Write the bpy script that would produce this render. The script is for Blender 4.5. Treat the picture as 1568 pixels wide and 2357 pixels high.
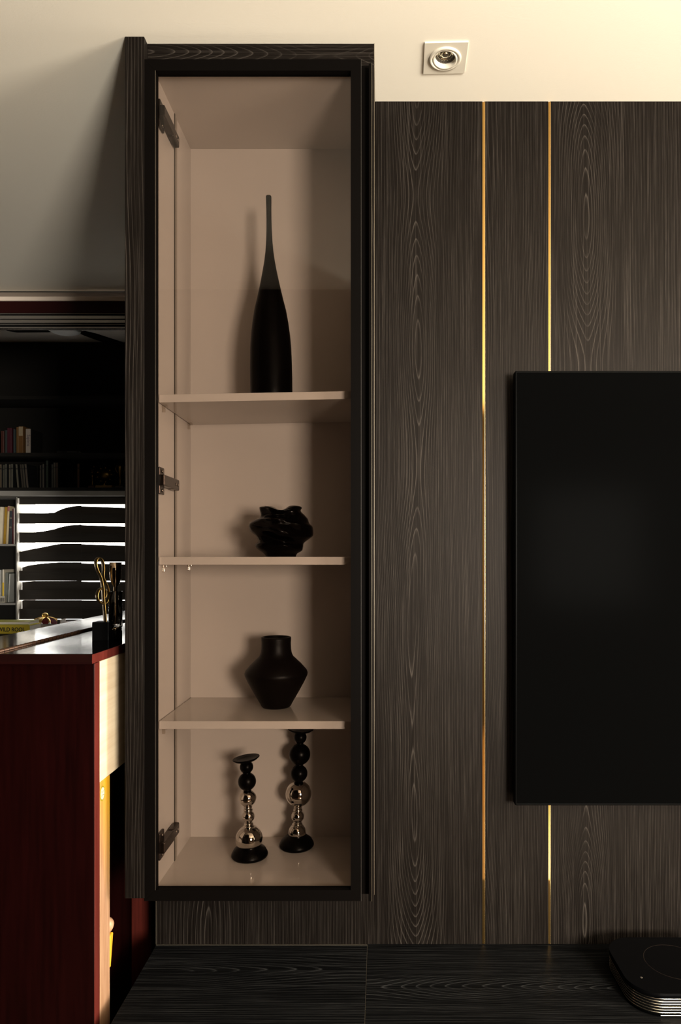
import bpy, bmesh, math, random
from mathutils import Vector, Matrix
for o in list(bpy.data.objects): bpy.data.objects.remove(o)
random.seed(7)
sc = bpy.context.scene
col = sc.collection
F = 1570.0; CX, CY = 875.0, 1283.0      # focal length and vanishing point in pixels of the 1568x2357 frame
EZ = 1.35                                # eye height
CEIL = EZ + 1.155
# ---------------------------------------------------------------- camera
cd = bpy.data.cameras.new('camera'); cam = bpy.data.objects.new('camera', cd); col.objects.link(cam)
cam.location = (0, 0, EZ); cam.rotation_euler = (math.pi/2, 0, 0)
cd.sensor_fit = 'VERTICAL'; cd.sensor_height = 36.0; cd.lens = 36.0*F/2357.0
cd.shift_x = (784.0-CX)/2357.0; cd.shift_y = (CY-1178.5)/2357.0
cd.clip_start = 0.02; cd.clip_end = 200
sc.camera = cam
# ---------------------------------------------------------------- sky, lights, exposure
w = bpy.data.worlds.new('world'); sc.world = w; w.use_nodes = True
bg = w.node_tree.nodes['Background']; bg.inputs[0].default_value = (1.0, 0.97, 0.9, 1); bg.inputs[1].default_value = 8.0
def area(name, loc, rot, sx, sy, power, colr, spread=math.pi):
    l = bpy.data.lights.new(name, 'AREA'); l.shape = 'RECTANGLE'; l.size = sx; l.size_y = sy
    l.energy = power; l.color = colr; l.spread = spread
    o = bpy.data.objects.new(name, l); col.objects.link(o); o.location = loc; o.rotation_euler = rot
    return o
area('window_daylight', (1.62, -1.93, 1.44), (math.pi/2, 0, 0), 0.80, 0.86, 370, (1.0, 0.93, 0.81))
area('ceiling_fill', (1.2, 0.0, 0.50), (math.pi, 0, 0), 1.6, 1.6, 20, (1.0, 0.87, 0.66), math.radians(100))  # added fill in place of floor bounce onto the ceiling; no lamp stands here
area('side_window_daylight', (2.93, -0.10, 1.55), (math.pi/2, 0, math.pi/2), 0.9, 1.2, 170, (1.0, 0.90, 0.74))
sc.view_settings.view_transform = 'Standard'; sc.view_settings.look = 'None'
sc.view_settings.gamma = 1.0; sc.view_settings.use_curve_mapping = False
sc.view_settings.exposure = 0.0

# ---------------------------------------------------------------- helpers
def P(px, py, d):
    return Vector(((px-CX)*d/F, d, EZ+(CY-py)*d/F))
def PX(px, d): return (px-CX)*d/F
def PZ(py, d): return EZ+(CY-py)*d/F

class NT:
    def __init__(s, m):
        m.use_nodes = True; s.t = m.node_tree; s.n = s.t.nodes; s.l = s.t.links
        s.b = s.n.get('Principled BSDF'); s.out = s.n.get('Material Output')
    def new(s, kind, **kw):
        nd = s.n.new(kind)
        for k, v in kw.items(): setattr(nd, k, v)
        return nd
    def link(s, a, b): s.l.new(a, b)
    def math(s, op, a, b=None, clamp=False):
        nd = s.new('ShaderNodeMath', operation=op, use_clamp=clamp)
        for i, v in enumerate((a, b)):
            if v is None: continue
            if isinstance(v, (int, float)): nd.inputs[i].default_value = v
            else: s.link(v, nd.inputs[i])
        return nd.outputs[0]
    def comb(s, x, y, z):
        nd = s.new('ShaderNodeCombineXYZ')
        for i, v in enumerate((x, y, z)):
            if isinstance(v, (int, float)): nd.inputs[i].default_value = v
            else: s.link(v, nd.inputs[i])
        return nd.outputs[0]
    def noise(s, vec, scale=1.0, detail=2.0, rough=0.5):
        nd = s.new('ShaderNodeTexNoise'); nd.inputs['Scale'].default_value = scale
        nd.inputs['Detail'].default_value = detail; nd.inputs['Roughness'].default_value = rough
        s.link(vec, nd.inputs['Vector']); return nd.outputs[0]
    def ramp(s, fac, stops, interp='LINEAR'):
        nd = s.new('ShaderNodeValToRGB'); cr = nd.color_ramp; cr.interpolation = interp
        while len(cr.elements) < len(stops): cr.elements.new(0.5)
        for e, (p, c) in zip(cr.elements, stops):
            e.position = p; e.color = (c, c, c, 1) if isinstance(c, (int, float)) else (*c, 1)
        s.link(fac, nd.inputs[0]); return nd.outputs[0]
    def mix(s, fac, a, b, blend='MIX'):
        nd = s.new('ShaderNodeMix', data_type='RGBA', blend_type=blend)
        for sock, v in ((nd.inputs[0], fac), (nd.inputs[6], a), (nd.inputs[7], b)):
            if isinstance(v, (int, float)): sock.default_value = v
            elif isinstance(v, tuple): sock.default_value = (*v, 1)
            else: s.link(v, sock)
        return nd.outputs[2]
    def bump(s, h, strength, dist=0.001):
        nd = s.new('ShaderNodeBump'); nd.inputs['Strength'].default_value = strength
        nd.inputs['Distance'].default_value = dist; s.link(h, nd.inputs['Height'])
        s.link(nd.outputs[0], s.b.inputs['Normal'])

def mat(name, c, rough=0.5, metal=0.0, spec=0.5, var=0.06, vscale=12.0, bump=0.0, bscale=200.0, coat=0.0):
    m = bpy.data.materials.new(name); t = NT(m)
    tc = t.new('ShaderNodeTexCoord').outputs['Object']
    n = t.noise(tc, vscale, 3.0)
    lo = tuple(max(0, x*(1-var)) for x in c); hi = tuple(min(1, x*(1+var)) for x in c)
    t.link(t.mix(n, lo, hi), t.b.inputs['Base Color'])
    t.b.inputs['Roughness'].default_value = rough; t.b.inputs['Metallic'].default_value = metal
    t.b.inputs['Specular IOR Level'].default_value = spec
    t.b.inputs['Coat Weight'].default_value = coat
    if bump: t.bump(t.noise(tc, bscale, 3.0), bump)
    return m

def black_wood(name, ua, va, centre_gain=1.0, base=(0.0125, 0.0086, 0.0066), line=(0.180, 0.148, 0.124), seed=0.0, rough=0.48, spec=0.075, gain=0.18, sat=1.0):
    """dark stained veneer with pale open pores: cathedral arches around the object's own origin"""
    m = bpy.data.materials.new(name); t = NT(m)
    sep = t.new('ShaderNodeSeparateXYZ'); t.link(t.new('ShaderNodeTexCoord').outputs['Object'], sep.inputs[0])
    u = sep.outputs['XYZ'.index(ua)]; v = sep.outputs['XYZ'.index(va)]
    wob = t.noise(t.comb(t.math('MULTIPLY', u, 1.5), t.math('MULTIPLY', v, 1.0), seed), 1.0, 1.0)
    uu = t.math('ADD', u, t.math('MULTIPLY', t.math('SUBTRACT', wob, 0.5), 0.06))
    rad = t.math('SQRT', t.math('ADD', t.math('MULTIPLY', uu, uu), 0.00012))
    nv = t.noise(t.comb(t.math('MULTIPLY', u, 0.8), t.math('MULTIPLY', v, 1.6), seed+7.3), 1.0, 0.6)
    gau = t.math('POWER', 2.718, t.math('MULTIPLY', t.math('MULTIPLY', uu, uu), -260.0))
    jit = t.noise(t.comb(t.math('MULTIPLY', u, 60.0), t.math('MULTIPLY', v, 5.0), seed+3.1), 1.0, 2.0)
    drift = t.noise(t.comb(t.math('MULTIPLY', u, 6.0), t.math('MULTIPLY', v, 1.1), seed+17.0), 1.0, 1.0)
    ph = t.math('ADD', t.math('ADD', t.math('MULTIPLY', rad, 135.0), t.math('MULTIPLY', t.math('MULTIPLY', t.math('SUBTRACT', nv, 0.5), gau), 44.0*centre_gain)), t.math('ADD', t.math('MULTIPLY', jit, 0.18), t.math('MULTIPLY', drift, 3.0)))
    fr = t.math('FRACT', ph)
    ln = t.ramp(fr, [(0.0, 0.45), (0.05, 0.0), (0.72, 0.0), (0.89, 0.3), (0.96, 1.0), (1.0, 0.5)])
    brk = t.ramp(t.noise(t.comb(t.math('MULTIPLY', u, 30.0), t.math('MULTIPLY', v, 2.2), seed+11.0), 1.0, 3.0), [(0.36, 0.12), (0.66, 1.0)])
    pore = t.ramp(t.noise(t.comb(t.math('MULTIPLY', u, 900.0), t.math('MULTIPLY', v, 26.0), seed), 1.0, 2.0), [(0.3, 0.45), (0.65, 1.0)])
    f1 = t.ramp(t.noise(t.comb(t.math('MULTIPLY', u, 330.0), t.math('MULTIPLY', v, 2.6), seed+1.0), 1.0, 3.0, 0.65), [(0.50, 0.0), (0.74, 1.0)])
    f2 = t.ramp(t.noise(t.comb(t.math('MULTIPLY', u, 760.0), t.math('MULTIPLY', v, 7.0), seed+2.0), 1.0, 2.0), [(0.48, 0.0), (0.8, 0.75)])
    fine = t.math('ADD', t.math('MULTIPLY', f1, 0.66), t.math('MULTIPLY', f2, 0.30))
    tot = t.math('ADD', t.math('MULTIPLY', t.math('MULTIPLY', ln, brk), t.math('ADD', t.math('MULTIPLY', gau, 1.1), 0.7)), fine)
    tot = t.math('MULTIPLY', tot, pore)
    broad = t.noise(t.comb(t.math('MULTIPLY', u, 22.0), t.math('MULTIPLY', v, 1.2), seed+5.0), 1.0, 2.0)
    b = tuple(x*gain for x in base); l2 = tuple(x*gain for x in line)
    bc = t.mix(broad, tuple(x*0.75 for x in b), tuple(x*1.3 for x in b))
    t.link(t.mix(tot, bc, l2), t.b.inputs['Base Color'])
    t.b.inputs['Roughness'].default_value = rough; t.b.inputs['Specular IOR Level'].default_value = spec
    t.b.inputs['Specular Tint'].default_value = (1.0, 0.88, 0.80, 1)
    t.bump(tot, 0.25, 0.0006)
    return m

def stretched(name, c1, c2, ax, rough=0.4, coat=0.0, sc_u=90.0, sc_v=4.0, spec=0.5, bump=0.0):
    """straight wood grain running along axis ax"""
    m = bpy.data.materials.new(name); t = NT(m)
    mp = t.new('ShaderNodeMapping'); s = [sc_u]*3; s['XYZ'.index(ax)] = sc_v
    mp.inputs['Scale'].default_value = s
    t.link(t.new('ShaderNodeTexCoord').outputs['Object'], mp.inputs[0])
    n = t.noise(mp.outputs[0], 1.0, 4.0, 0.6)
    t.link(t.mix(t.ramp(n, [(0.3, 0.0), (0.7, 1.0)]), c1, c2), t.b.inputs['Base Color'])
    t.b.inputs['Roughness'].default_value = rough; t.b.inputs['Coat Weight'].default_value = coat
    t.b.inputs['Coat Roughness'].default_value = 0.05; t.b.inputs['Specular IOR Level'].default_value = spec
    if bump: t.bump(n, bump, 0.0008)
    return m

def glass_mat(name, tint, f0=0.04, rough=0.0):
    m = bpy.data.materials.new(name); t = NT(m); t.n.remove(t.b)
    lw = t.new('ShaderNodeLayerWeight'); lw.inputs[0].default_value = 0.5
    p5 = t.math('POWER', lw.outputs['Facing'], 5.0)
    fac = t.math('ADD', t.math('MULTIPLY', p5, 1-f0), f0)
    tr = t.new('ShaderNodeBsdfTransparent'); tr.inputs[0].default_value = (*tint, 1)
    gl = t.new('ShaderNodeBsdfGlossy'); gl.inputs['Roughness'].default_value = rough; gl.inputs[0].default_value = (1, 1, 1, 1)
    mx = t.new('ShaderNodeMixShader'); t.link(fac, mx.inputs[0]); t.link(tr.outputs[0], mx.inputs[1]); t.link(gl.outputs[0], mx.inputs[2])
    t.link(mx.outputs[0], t.out.inputs[0]); return m

# --- mesh helpers
def B(): return bmesh.new()
def box(bm, x0, x1, y0, y1, z0, z1, bev=0.0, seg=2, M=None):
    r = bmesh.ops.create_cube(bm, size=1.0); vs = r['verts']
    for v in vs:
        v.co = Vector((x0+(v.co.x+.5)*(x1-x0), y0+(v.co.y+.5)*(y1-y0), z0+(v.co.z+.5)*(z1-z0)))
    if bev:
        es = list({e for v in vs for e in v.link_edges})
        rr = bmesh.ops.bevel(bm, geom=es, offset=bev, segments=seg, affect='EDGES', profile=0.5)
        vs = list({v for f in rr['faces'] for v in f.verts} | {v for v in vs if v.is_valid})
    if M is not None:
        for v in vs: v.co = M @ v.co
    return bm
def lathe(bm, prof, c=(0, 0, 0), n=48, M=None, cap=True):
    rings = []
    for r, z in prof:
        if r < 1e-6:
            rings.append([bm.verts.new((0, 0, z))])
        else:
            rings.append([bm.verts.new((r*math.cos(2*math.pi*i/n), r*math.sin(2*math.pi*i/n), z)) for i in range(n)])
    fs = []
    for a, b in zip(rings, rings[1:]):
        for i in range(n):
            j = (i+1) % n
            if len(a) == 1 and len(b) == 1: continue
            if len(a) == 1: f = (a[0], b[j], b[i])
            elif len(b) == 1: f = (a[i], a[j], b[0])
            else: f = (a[i], a[j], b[j], b[i])
            try: fs.append(bm.faces.new(f))
            except ValueError: pass
    if cap:
        for ring, rev in ((rings[0], True), (rings[-1], False)):
            if len(ring) > 1:
                fs.append(bm.faces.new(ring[::-1] if rev else ring))
    for f in fs: f.smooth = True
    vs = [v for r in rings for v in r]
    T = M if M is not None else Matrix.Translation(Vector(c))
    for v in vs: v.co = T @ v.co
    return bm
def ball(bm, c, r, n=40, sx=1, sy=1, sz=1, M=None):
    m = Matrix.Translation(Vector(c)) @ Matrix.Diagonal((r*sx, r*sy, r*sz, 1))
    if M is not None: m = M @ m
    res = bmesh.ops.create_uvsphere(bm, u_segments=n, v_segments=n//2, radius=1.0, matrix=m)
    for v in res['verts']:
        for f in v.link_faces: f.smooth = True
    return bm
def prism(bm, pts, y0, y1):
    """polygon in X,Z extruded in Y"""
    a = [bm.verts.new((x, y0, z)) for x, z in pts]; b = [bm.verts.new((x, y1, z)) for x, z in pts]
    n = len(pts)
    bm.faces.new(a); bm.faces.new(b[::-1])
    for i in range(n):
        j = (i+1) % n; bm.faces.new((a[i], b[i], b[j], a[j]))
    bmesh.ops.recalc_face_normals(bm, faces=bm.faces[:])
    return bm
def sweep(bm, pts, frames, prof, closed=False):
    """sweep profile (list of (a,b)) along pts with frames (ua, ub)"""
    rings = []
    for p, (ua, ub) in zip(pts, frames):
        rings.append([bm.verts.new(p+ua*a+ub*b) for a, b in prof])
    n = len(prof)
    for A, C in zip(rings, rings[1:]):
        for i in range(n):
            j = (i+1) % n
            f = bm.faces.new((A[i], A[j], C[j], C[i])); f.smooth = True
    bm.faces.new(rings[0][::-1]); bm.faces.new(rings[-1])
    bmesh.ops.recalc_face_normals(bm, faces=bm.faces[:])
    return bm
def spline(pts, n=10):
    out = []
    P_ = [pts[0]]+list(pts)+[pts[-1]]
    for i in range(1, len(P_)-2):
        p0, p1, p2, p3 = (Vector(q) for q in P_[i-1:i+3])
        for k in range(n):
            t = k/n
            out.append(0.5*((2*p1)+(p2-p0)*t+(2*p0-5*p1+4*p2-p3)*t*t+(3*p1-p0-3*p2+p3)*t**3))
    out.append(Vector(pts[-1])); return out

wpos = {}
def obj(name, bm, m, parent=None, origin=None, kind=None, label=None, cat=None, group=None):
    bmesh.ops.recalc_face_normals(bm, faces=bm.faces[:])
    po = wpos[parent.name] if parent is not None else Vector((0, 0, 0))
    if origin is None:
        if parent is not None: origin = po
        else:
            xs = [v.co for v in bm.verts]
            origin = Vector(((min(v.x for v in xs)+max(v.x for v in xs))/2, (min(v.y for v in xs)+max(v.y for v in xs))/2, min(v.z for v in xs)))
    origin = Vector(origin)
    for v in bm.verts: v.co -= origin
    me = bpy.data.meshes.new(name); bm.to_mesh(me); bm.free()
    me.materials.append(m)
    o = bpy.data.objects.new(name, me); col.objects.link(o)
    o.location = origin-po
    if parent is not None: o.parent = parent
    wpos[o.name] = origin
    if kind: o['kind'] = kind
    if label: o['label'] = label
    if cat: o['category'] = cat
    if group: o['group'] = group
    return o
def struct(name, bm, m, parent=None, origin=None):
    return obj(name, bm, m, parent, origin, kind='structure' if parent is None else None)
def thing(name, loc, label, cat, group=None):
    o = bpy.data.objects.new(name, None); col.objects.link(o); o.location = loc; o.empty_display_size = 0.05
    o['label'] = label; o['category'] = cat
    if group: o['group'] = group
    wpos[o.name] = Vector(loc); return o
def text_bm(s, size, M, extrude=0.0003, offset=0.0, scale_x=1.0):
    cu = bpy.data.curves.new('lettering', 'FONT'); cu.body = s; cu.size = size; cu.extrude = extrude; cu.offset = offset
    cu.align_x = 'CENTER'; cu.align_y = 'CENTER'; cu.resolution_u = 3
    t = bpy.data.objects.new('lettering', cu); col.objects.link(t)
    bpy.context.view_layer.update()
    me = bpy.data.meshes.new_from_object(t.evaluated_get(bpy.context.evaluated_depsgraph_get()))
    bm = bmesh.new(); bm.from_mesh(me)
    bpy.data.objects.remove(t); bpy.data.curves.remove(cu); bpy.data.meshes.remove(me)
    S = Matrix.Diagonal((scale_x, 1, 1, 1))
    for v in bm.verts: v.co = M @ (S @ v.co)
    return bm
FRONT = Matrix.Rotation(math.pi/2, 4, 'X')   # text plane facing -Y, reading along +X

# ---------------------------------------------------------------- materials
M_ceil = mat('ceiling_paint', (0.68, 0.635, 0.545), 0.75, var=0.03, vscale=1.5, bump=0.22, bscale=190.0, spec=0.2)
M_dark = mat('dark_wall', (0.010, 0.0088, 0.0075), 0.7, spec=0.08)
M_rear = mat('rear_wall', (0.07, 0.055, 0.04), 0.7, spec=0.2)
M_corr = mat('corridor_wall', (0.05, 0.045, 0.04), 0.7, spec=0.2)
M_floor = stretched('floor_boards', (0.13, 0.08, 0.045), (0.20, 0.13, 0.075), 'X', 0.3, sc_u=25, sc_v=2)
M_wood1 = black_wood('veneer_vertical', 'X', 'Z', seed=0.0)
M_wood2 = black_wood('veneer_straight', 'X', 'Z', seed=21.0, centre_gain=0.45)
M_wood3 = black_wood('veneer_wide', 'X', 'Z', seed=44.0)
M_wood4 = black_wood('veneer_low', 'X', 'Z', seed=63.0)
M_post = black_wood('veneer_post', 'X', 'Z', seed=80.0, centre_gain=0.05)
M_trim = black_wood('veneer_trim', 'Z', 'X', seed=92.0)
M_top1 = black_wood('veneer_top', 'Y', 'X', seed=105.0, base=(0.004, 0.0042, 0.0045), line=(0.075, 0.075, 0.075), spec=0.03, gain=0.42, rough=0.55)
M_top2 = black_wood('veneer_top_long', 'Y', 'X', seed=131.0, base=(0.004, 0.0042, 0.0045), line=(0.075, 0.075, 0.075), spec=0.03, gain=0.42, rough=0.55)
M_alu = mat('black_aluminium', (0.0016, 0.0012, 0.0010), 0.5, 0.0, 0.02)
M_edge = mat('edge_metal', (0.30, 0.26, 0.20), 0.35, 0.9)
M_grey = mat('aluminium_channel', (0.36, 0.32, 0.28), 0.4, 0.3)
M_slit = mat('dark_slit', (0.05, 0.04, 0.03), 0.6)
M_white = mat('white_board', (0.55, 0.505, 0.47), 0.28, spec=0.4, var=0.015, vscale=3)
M_gloss = mat('white_gloss_board', (0.55, 0.505, 0.47), 0.05, spec=0.5, var=0.015, vscale=3)
M_glass = glass_mat('bronze_glass', (0.708, 0.670, 0.640), 0.021)
M_clear = glass_mat('clear_plastic', (0.9, 0.87, 0.83), 0.08, 0.1)
M_orn = bpy.data.materials.new('solid_glass'); _t = NT(M_orn)
_t.b.inputs['Transmission Weight'].default_value = 1.0; _t.b.inputs['Roughness'].default_value = 0.02; _t.b.inputs['IOR'].default_value = 1.45; _t.b.inputs['Base Color'].default_value = (0.93, 0.9, 0.85, 1)
M_brass = mat('brass_mirror', (0.50, 0.295, 0.085), 0.06, 1.0, var=0.02)
M_brassd = mat('brass_edge', (0.75, 0.55, 0.28), 0.25, 1.0)
M_hinge = mat('dark_nickel', (0.045, 0.033, 0.027), 0.25, 0.8)
M_screw = mat('steel_screw', (0.5, 0.45, 0.4), 0.2, 1.0)
M_ceram = mat('black_ceramic', (0.0010, 0.0007, 0.0006), 0.16, spec=0.10)
M_satin = mat('black_satin_ceramic', (0.0035, 0.0021, 0.0018), 0.42, spec=0.12, bump=0.15, bscale=60)
M_bottle = mat('black_bottle_glaze', (0.0012, 0.0008, 0.0007), 0.38, spec=0.05)
M_mattb = mat('matt_black', (0.0015, 0.0011, 0.001), 0.3, spec=0.08)
M_chrome = mat('chrome', (0.66, 0.625, 0.575), 0.03, 1.0, var=0.01)
M_tv = mat('screen_black', (0.0011, 0.0011, 0.0011), 0.16, spec=0.0004, var=0.02)
M_tvb = mat('bezel_black', (0.0015, 0.0015, 0.0015), 0.35, spec=0.06)
M_maho = stretched('mahogany_dark', (0.0030, 0.0004, 0.00035), (0.0062, 0.0008, 0.0007), 'Z', 0.35, 0.0, sc_u=70, spec=0.05)
M_maho2 = stretched('mahogany_edge', (0.0045, 0.0007, 0.0006), (0.008, 0.0012, 0.001), 'X', 0.4, spec=0.1)
M_mahol = stretched('mahogany_red', (0.085, 0.014, 0.010), (0.14, 0.024, 0.018), 'Z', 0.3, 0.2)
M_lid = stretched('lacquered_lid', (0.002, 0.0015, 0.0015), (0.003, 0.002, 0.002), 'Y', 0.09, 0.0, spec=0.6, bump=0.10)
M_spruce = stretched('pale_spruce', (0.74, 0.56, 0.36), (0.88, 0.72, 0.50), 'Y', 0.55, sc_u=60, sc_v=3)
M_beech = stretched('pink_beech', (0.36, 0.19, 0.10), (0.52, 0.32, 0.19), 'Z', 0.5, sc_u=160, sc_v=9)
M_redpost = stretched('stained_red_post', (0.030, 0.0045, 0.003), (0.055, 0.008, 0.005), 'Z', 0.5, spec=0.1)
M_yellow = mat('yellow_varnish', (0.80, 0.40, 0.03), 0.35)
M_gold = mat('antique_gold', (0.24, 0.15, 0.045), 0.30, 1.0)
M_copper = mat('rose_gold', (0.62, 0.47, 0.33), 0.1, 1.0)
M_hbrass = mat('hinge_brass', (0.045, 0.020, 0.010), 0.4, 0.6)
M_lamp = mat('opal_lamp', (0.85, 0.87, 0.86), 0.4)
M_plate = mat('downlight_white', (0.56, 0.515, 0.43), 0.35, var=0.02)
M_bulb = mat('lamp_reflector', (0.62, 0.58, 0.47), 0.12, 0.9)
M_slat = bpy.data.materials.new('blind_fabric'); _t = NT(M_slat)
_mp = _t.new('ShaderNodeMapping'); _mp.inputs['Scale'].default_value = (6, 6, 260); _t.link(_t.new('ShaderNodeTexCoord').outputs['Object'], _mp.inputs[0])
_c = _t.mix(_t.noise(_mp.outputs[0], 1.0, 3.0), (0.030, 0.026, 0.022), (0.060, 0.053, 0.046)); _t.link(_c, _t.b.inputs['Base Color'])
_t.b.inputs['Roughness'].default_value = 0.8; _t.b.inputs['Specular IOR Level'].default_value = 0.1
_tl = _t.new('ShaderNodeBsdfTranslucent'); _tl.inputs[0].default_value = (0.5, 0.45, 0.4, 1)
_mx = _t.new('ShaderNodeMixShader'); _mx.inputs[0].default_value = 0.035
_t.link(_t.b.outputs[0], _mx.inputs[1]); _t.link(_tl.outputs[0], _mx.inputs[2]); _t.link(_mx.outputs[0], _t.out.inputs[0])
M_gshelf = mat('grey_shelf', (0.27, 0.255, 0.235), 0.4)
M_track = mat('track_metal', (0.30, 0.28, 0.26), 0.25, 0.8)
M_red = mat('red_velvet', (0.16, 0.006, 0.008), 0.7)
M_bgold = mat('bright_gold', (0.85, 0.55, 0.16), 0.25, 0.7)
M_cream = mat('cream_box', (0.52, 0.44, 0.37), 0.5)
M_rib = mat('polished_rib', (0.72, 0.66, 0.56), 0.18, 1.0)
M_paper = mat('paper_white', (0.75, 0.70, 0.62), 0.6)
M_ink = mat('black_ink', (0.006, 0.005, 0.004), 0.6)
cache = {}
def cmat(c, rough=0.5):
    k = (c, rough)
    if k not in cache: cache[k] = mat('cover_%d' % len(cache), c, rough, var=0.12, vscale=40)
    return cache[k]

# ================================================================ SETTING
XL, XR = -2.7, 3.0
YR = -2.0
# floor
struct('floor', box(B(), XL-0.5, XR+0.1, YR-0.1, 5.0, -0.1, 0.0), M_floor)
# ceiling with a square cut-out for the downlight
dlc = Vector((0.1503, 1.575)); hh = 0.036
bm = B()
y1c = 2.96
for (x0, x1, y0, y1) in ((XL-.1, dlc.x-hh, YR-.1, y1c), (dlc.x+hh, XR+.1, YR-.1, y1c), (dlc.x-hh, dlc.x+hh, YR-.1, dlc.y-hh), (dlc.x-hh, dlc.x+hh, dlc.y+hh, y1c)):
    box(bm, x0, x1, y0, y1, CEIL, CEIL+0.02)
bmesh.ops.remove_doubles(bm, verts=bm.verts[:], dist=1e-5)
struct('ceiling', bm, M_ceil)
struct('ceiling_void', box(B(), XL-.1, XR+.1, YR-.1, y1c, CEIL+0.12, CEIL+0.14), M_dark)
# rear wall with the window opening the daylight comes through
wx0, wx1, wz0, wz1 = 1.18, 2.06, 0.97, 1.91
bm = B()
for a in ((XL-.1, wx0, 0, CEIL), (wx1, XR+.1, 0, CEIL), (wx0, wx1, 0, wz0), (wx0, wx1, wz1, CEIL)):
    box(bm, a[0], a[1], YR-0.1, YR, a[2], a[3])
struct('wall_rear', bm, M_rear)
bm = B()
for a in ((YR, -0.58, 0, CEIL), (0.38, 3.0, 0, CEIL), (-0.58, 0.38, 0, 0.92), (-0.58, 0.38, 2.18, CEIL)):
    box(bm, XR, XR+.1, a[0], a[1], a[2], a[3])
struct('wall_right', bm, M_rear)
struct('wall_left', box(B(), XL-.1, XL, YR, 3.0, 0, CEIL), M_corr)
struct('reflection_block', box(B(), -1.75, -0.072, -0.75, 0.116, 0, CEIL-0.001), M_dark)  # unseen dark block added for its reflection in the cabinet glass

# TV wall: core plus veneered boards and brass inlays
DW = 1.727
XW0, XC1 = -0.5665, -0.0127
bm = B()
box(bm, XC1, XR, DW+0.018, 1.90, 0, CEIL)
box(bm, XW0+0.002, XC1, DW+0.018, 1.90, 0, 0.575)
box(bm, XW0+0.002, XC1, 1.842, 1.90, 0.575, CEIL)
wall = struct('wall_front', bm, M_dark)
LZ = EZ-0.98
def panel(x0, x1, z0, z1, m, ox):
    return obj('veneer_panel', box(B(), x0, x1, DW, DW+0.018, z0, z1, 0.0008, 1), m, wall, origin=(ox, DW, (z0+z1)/2))
panel(XC1+0.0003, 0.2596, LZ+0.0003, CEIL, M_wood1, PX(958, DW))
panel(0.2664, 0.4268, LZ+0.0003, CEIL, M_wood2, PX(1080, DW))
panel(0.4325, 1.12, LZ+0.0003, CEIL, M_wood3, PX(1345, DW))
panel(1.1256, 1.80, LZ+0.0003, CEIL, M_wood1, 1.4)
panel(1.8056, XR, LZ+0.0003, CEIL, M_wood3, 2.2)
panel(XW0, XC1-0.0003, LZ+0.0003, 0.596, M_wood4, PX(480, DW))
for x0, x1 in ((0.2596, 0.2664), (0.4268, 0.4325), (1.12, 1.1256), (1.80, 1.8056)):
    s = obj('brass_inlay', box(B(), x0+0.0002, x1-0.0002, DW+0.003, DW+0.012, LZ+0.0003, CEIL), M_brass, wall)
    obj('inlay_lip', box(B(), x1-0.0011, x1-0.0002, DW-0.0002, DW+0.003, LZ+0.001, CEIL), M_brassd, s)
obj('edge_line', box(B(), XW0-0.0012, XW0, DW-0.0004, DW+0.016, LZ+0.001, 0.596), M_edge, wall)  # metal-coloured line stands in for light leaking from behind the panel

# corridor wall behind the piano, door header and study shell
struct('wall_passage', box(B(), XW0+0.004, XW0+0.10, 1.902, 3.0, 0, CEIL), M_corr)
HY = 2.96
HXL, HXR = XL, XW0
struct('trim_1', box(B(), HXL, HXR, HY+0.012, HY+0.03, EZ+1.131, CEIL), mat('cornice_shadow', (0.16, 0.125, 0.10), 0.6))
struct('trim_2', box(B(), HXL, HXR, HY-0.006, HY+0.03, EZ+1.112, EZ+1.131, 0.004), mat('cornice', (0.62, 0.52, 0.44), 0.5))
struct('trim_3', box(B(), HXL, HXR, HY, HY+0.12, EZ+1.061, EZ+1.112, 0.002), mat('header_red', (0.016, 0.002, 0.002), 0.5, spec=0.1))
tr = thing('sliding_door_track', ((HXL+HXR)/2, HY+0.05, EZ+0.995), 'dark metal sliding door track under the red header of the study opening', 'door track')
obj('track_body', box(B(), HXL, HXR, HY+0.02, HY+0.03, EZ+0.997, EZ+1.061), M_tvb, tr)
for za, zb, f in ((1.0575, 1.0605, 0.0), (1.037, 1.052, 0.006), (1.0195, 1.0335, 0.006), (1.0125, 1.016, 0.008), (0.9955, 1.001, 0.0)):
    obj('track_rail', box(B(), HXL, HXR, HY+f, HY+0.03, EZ+za, EZ+zb, 0.0015), M_track, tr)
SX0, SX1, SYB, SZC = -3.2, -0.5, 4.22, EZ+1.33
struct('ceiling_study', box(B(), SX0, SX1, HY+0.05, SYB+.1, SZC, SZC+.02), mat('study_ceiling', (0.75, 0.68, 0.60), 0.7))
bm = B(); box(bm, SX0, SX1, HY+0.03, HY+0.12, EZ+1.112, SZC)
box(bm, SX0, XL, HY+0.03, HY+0.12, 0, EZ+1.112); box(bm, XW0, SX1, HY+0.03, HY+0.12, 0, EZ+1.112)
struct('wall_header', bm, M_corr)
bm = B()
for a in ((HY, 3.15, 0, SZC), (3.75, SYB+.1, 0, SZC), (3.15, 3.75, 0, 0.80), (3.15, 3.75, 1.25, SZC)):  # unseen opening added to let sky light onto the study ceiling
    box(bm, SX0-.1, SX0, a[0], a[1], a[2], a[3])
struct('wall_study_left', bm, M_dark)
struct('wall_study_right', box(B(), SX1, SX1+.1, HY, SYB+.1, 0, SZC), M_dark)
WX0, WX1, WZ0, WZ1 = -2.95, -1.25, EZ-0.46, EZ+0.352
bm = B()
for a in ((SX0, WX0, 0, SZC), (WX1, SX1, 0, SZC), (WX0, WX1, 0, WZ0), (WX0, WX1, WZ1, SZC)):
    box(bm, a[0], a[1], SYB, SYB+0.1, a[2], a[3])
struct('wall_back', bm, M_dark)
win = struct('window_1', box(B(), WX0, WX1, SYB+0.02, SYB+0.07, WZ0, WZ0+0.03), M_gshelf)
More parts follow.
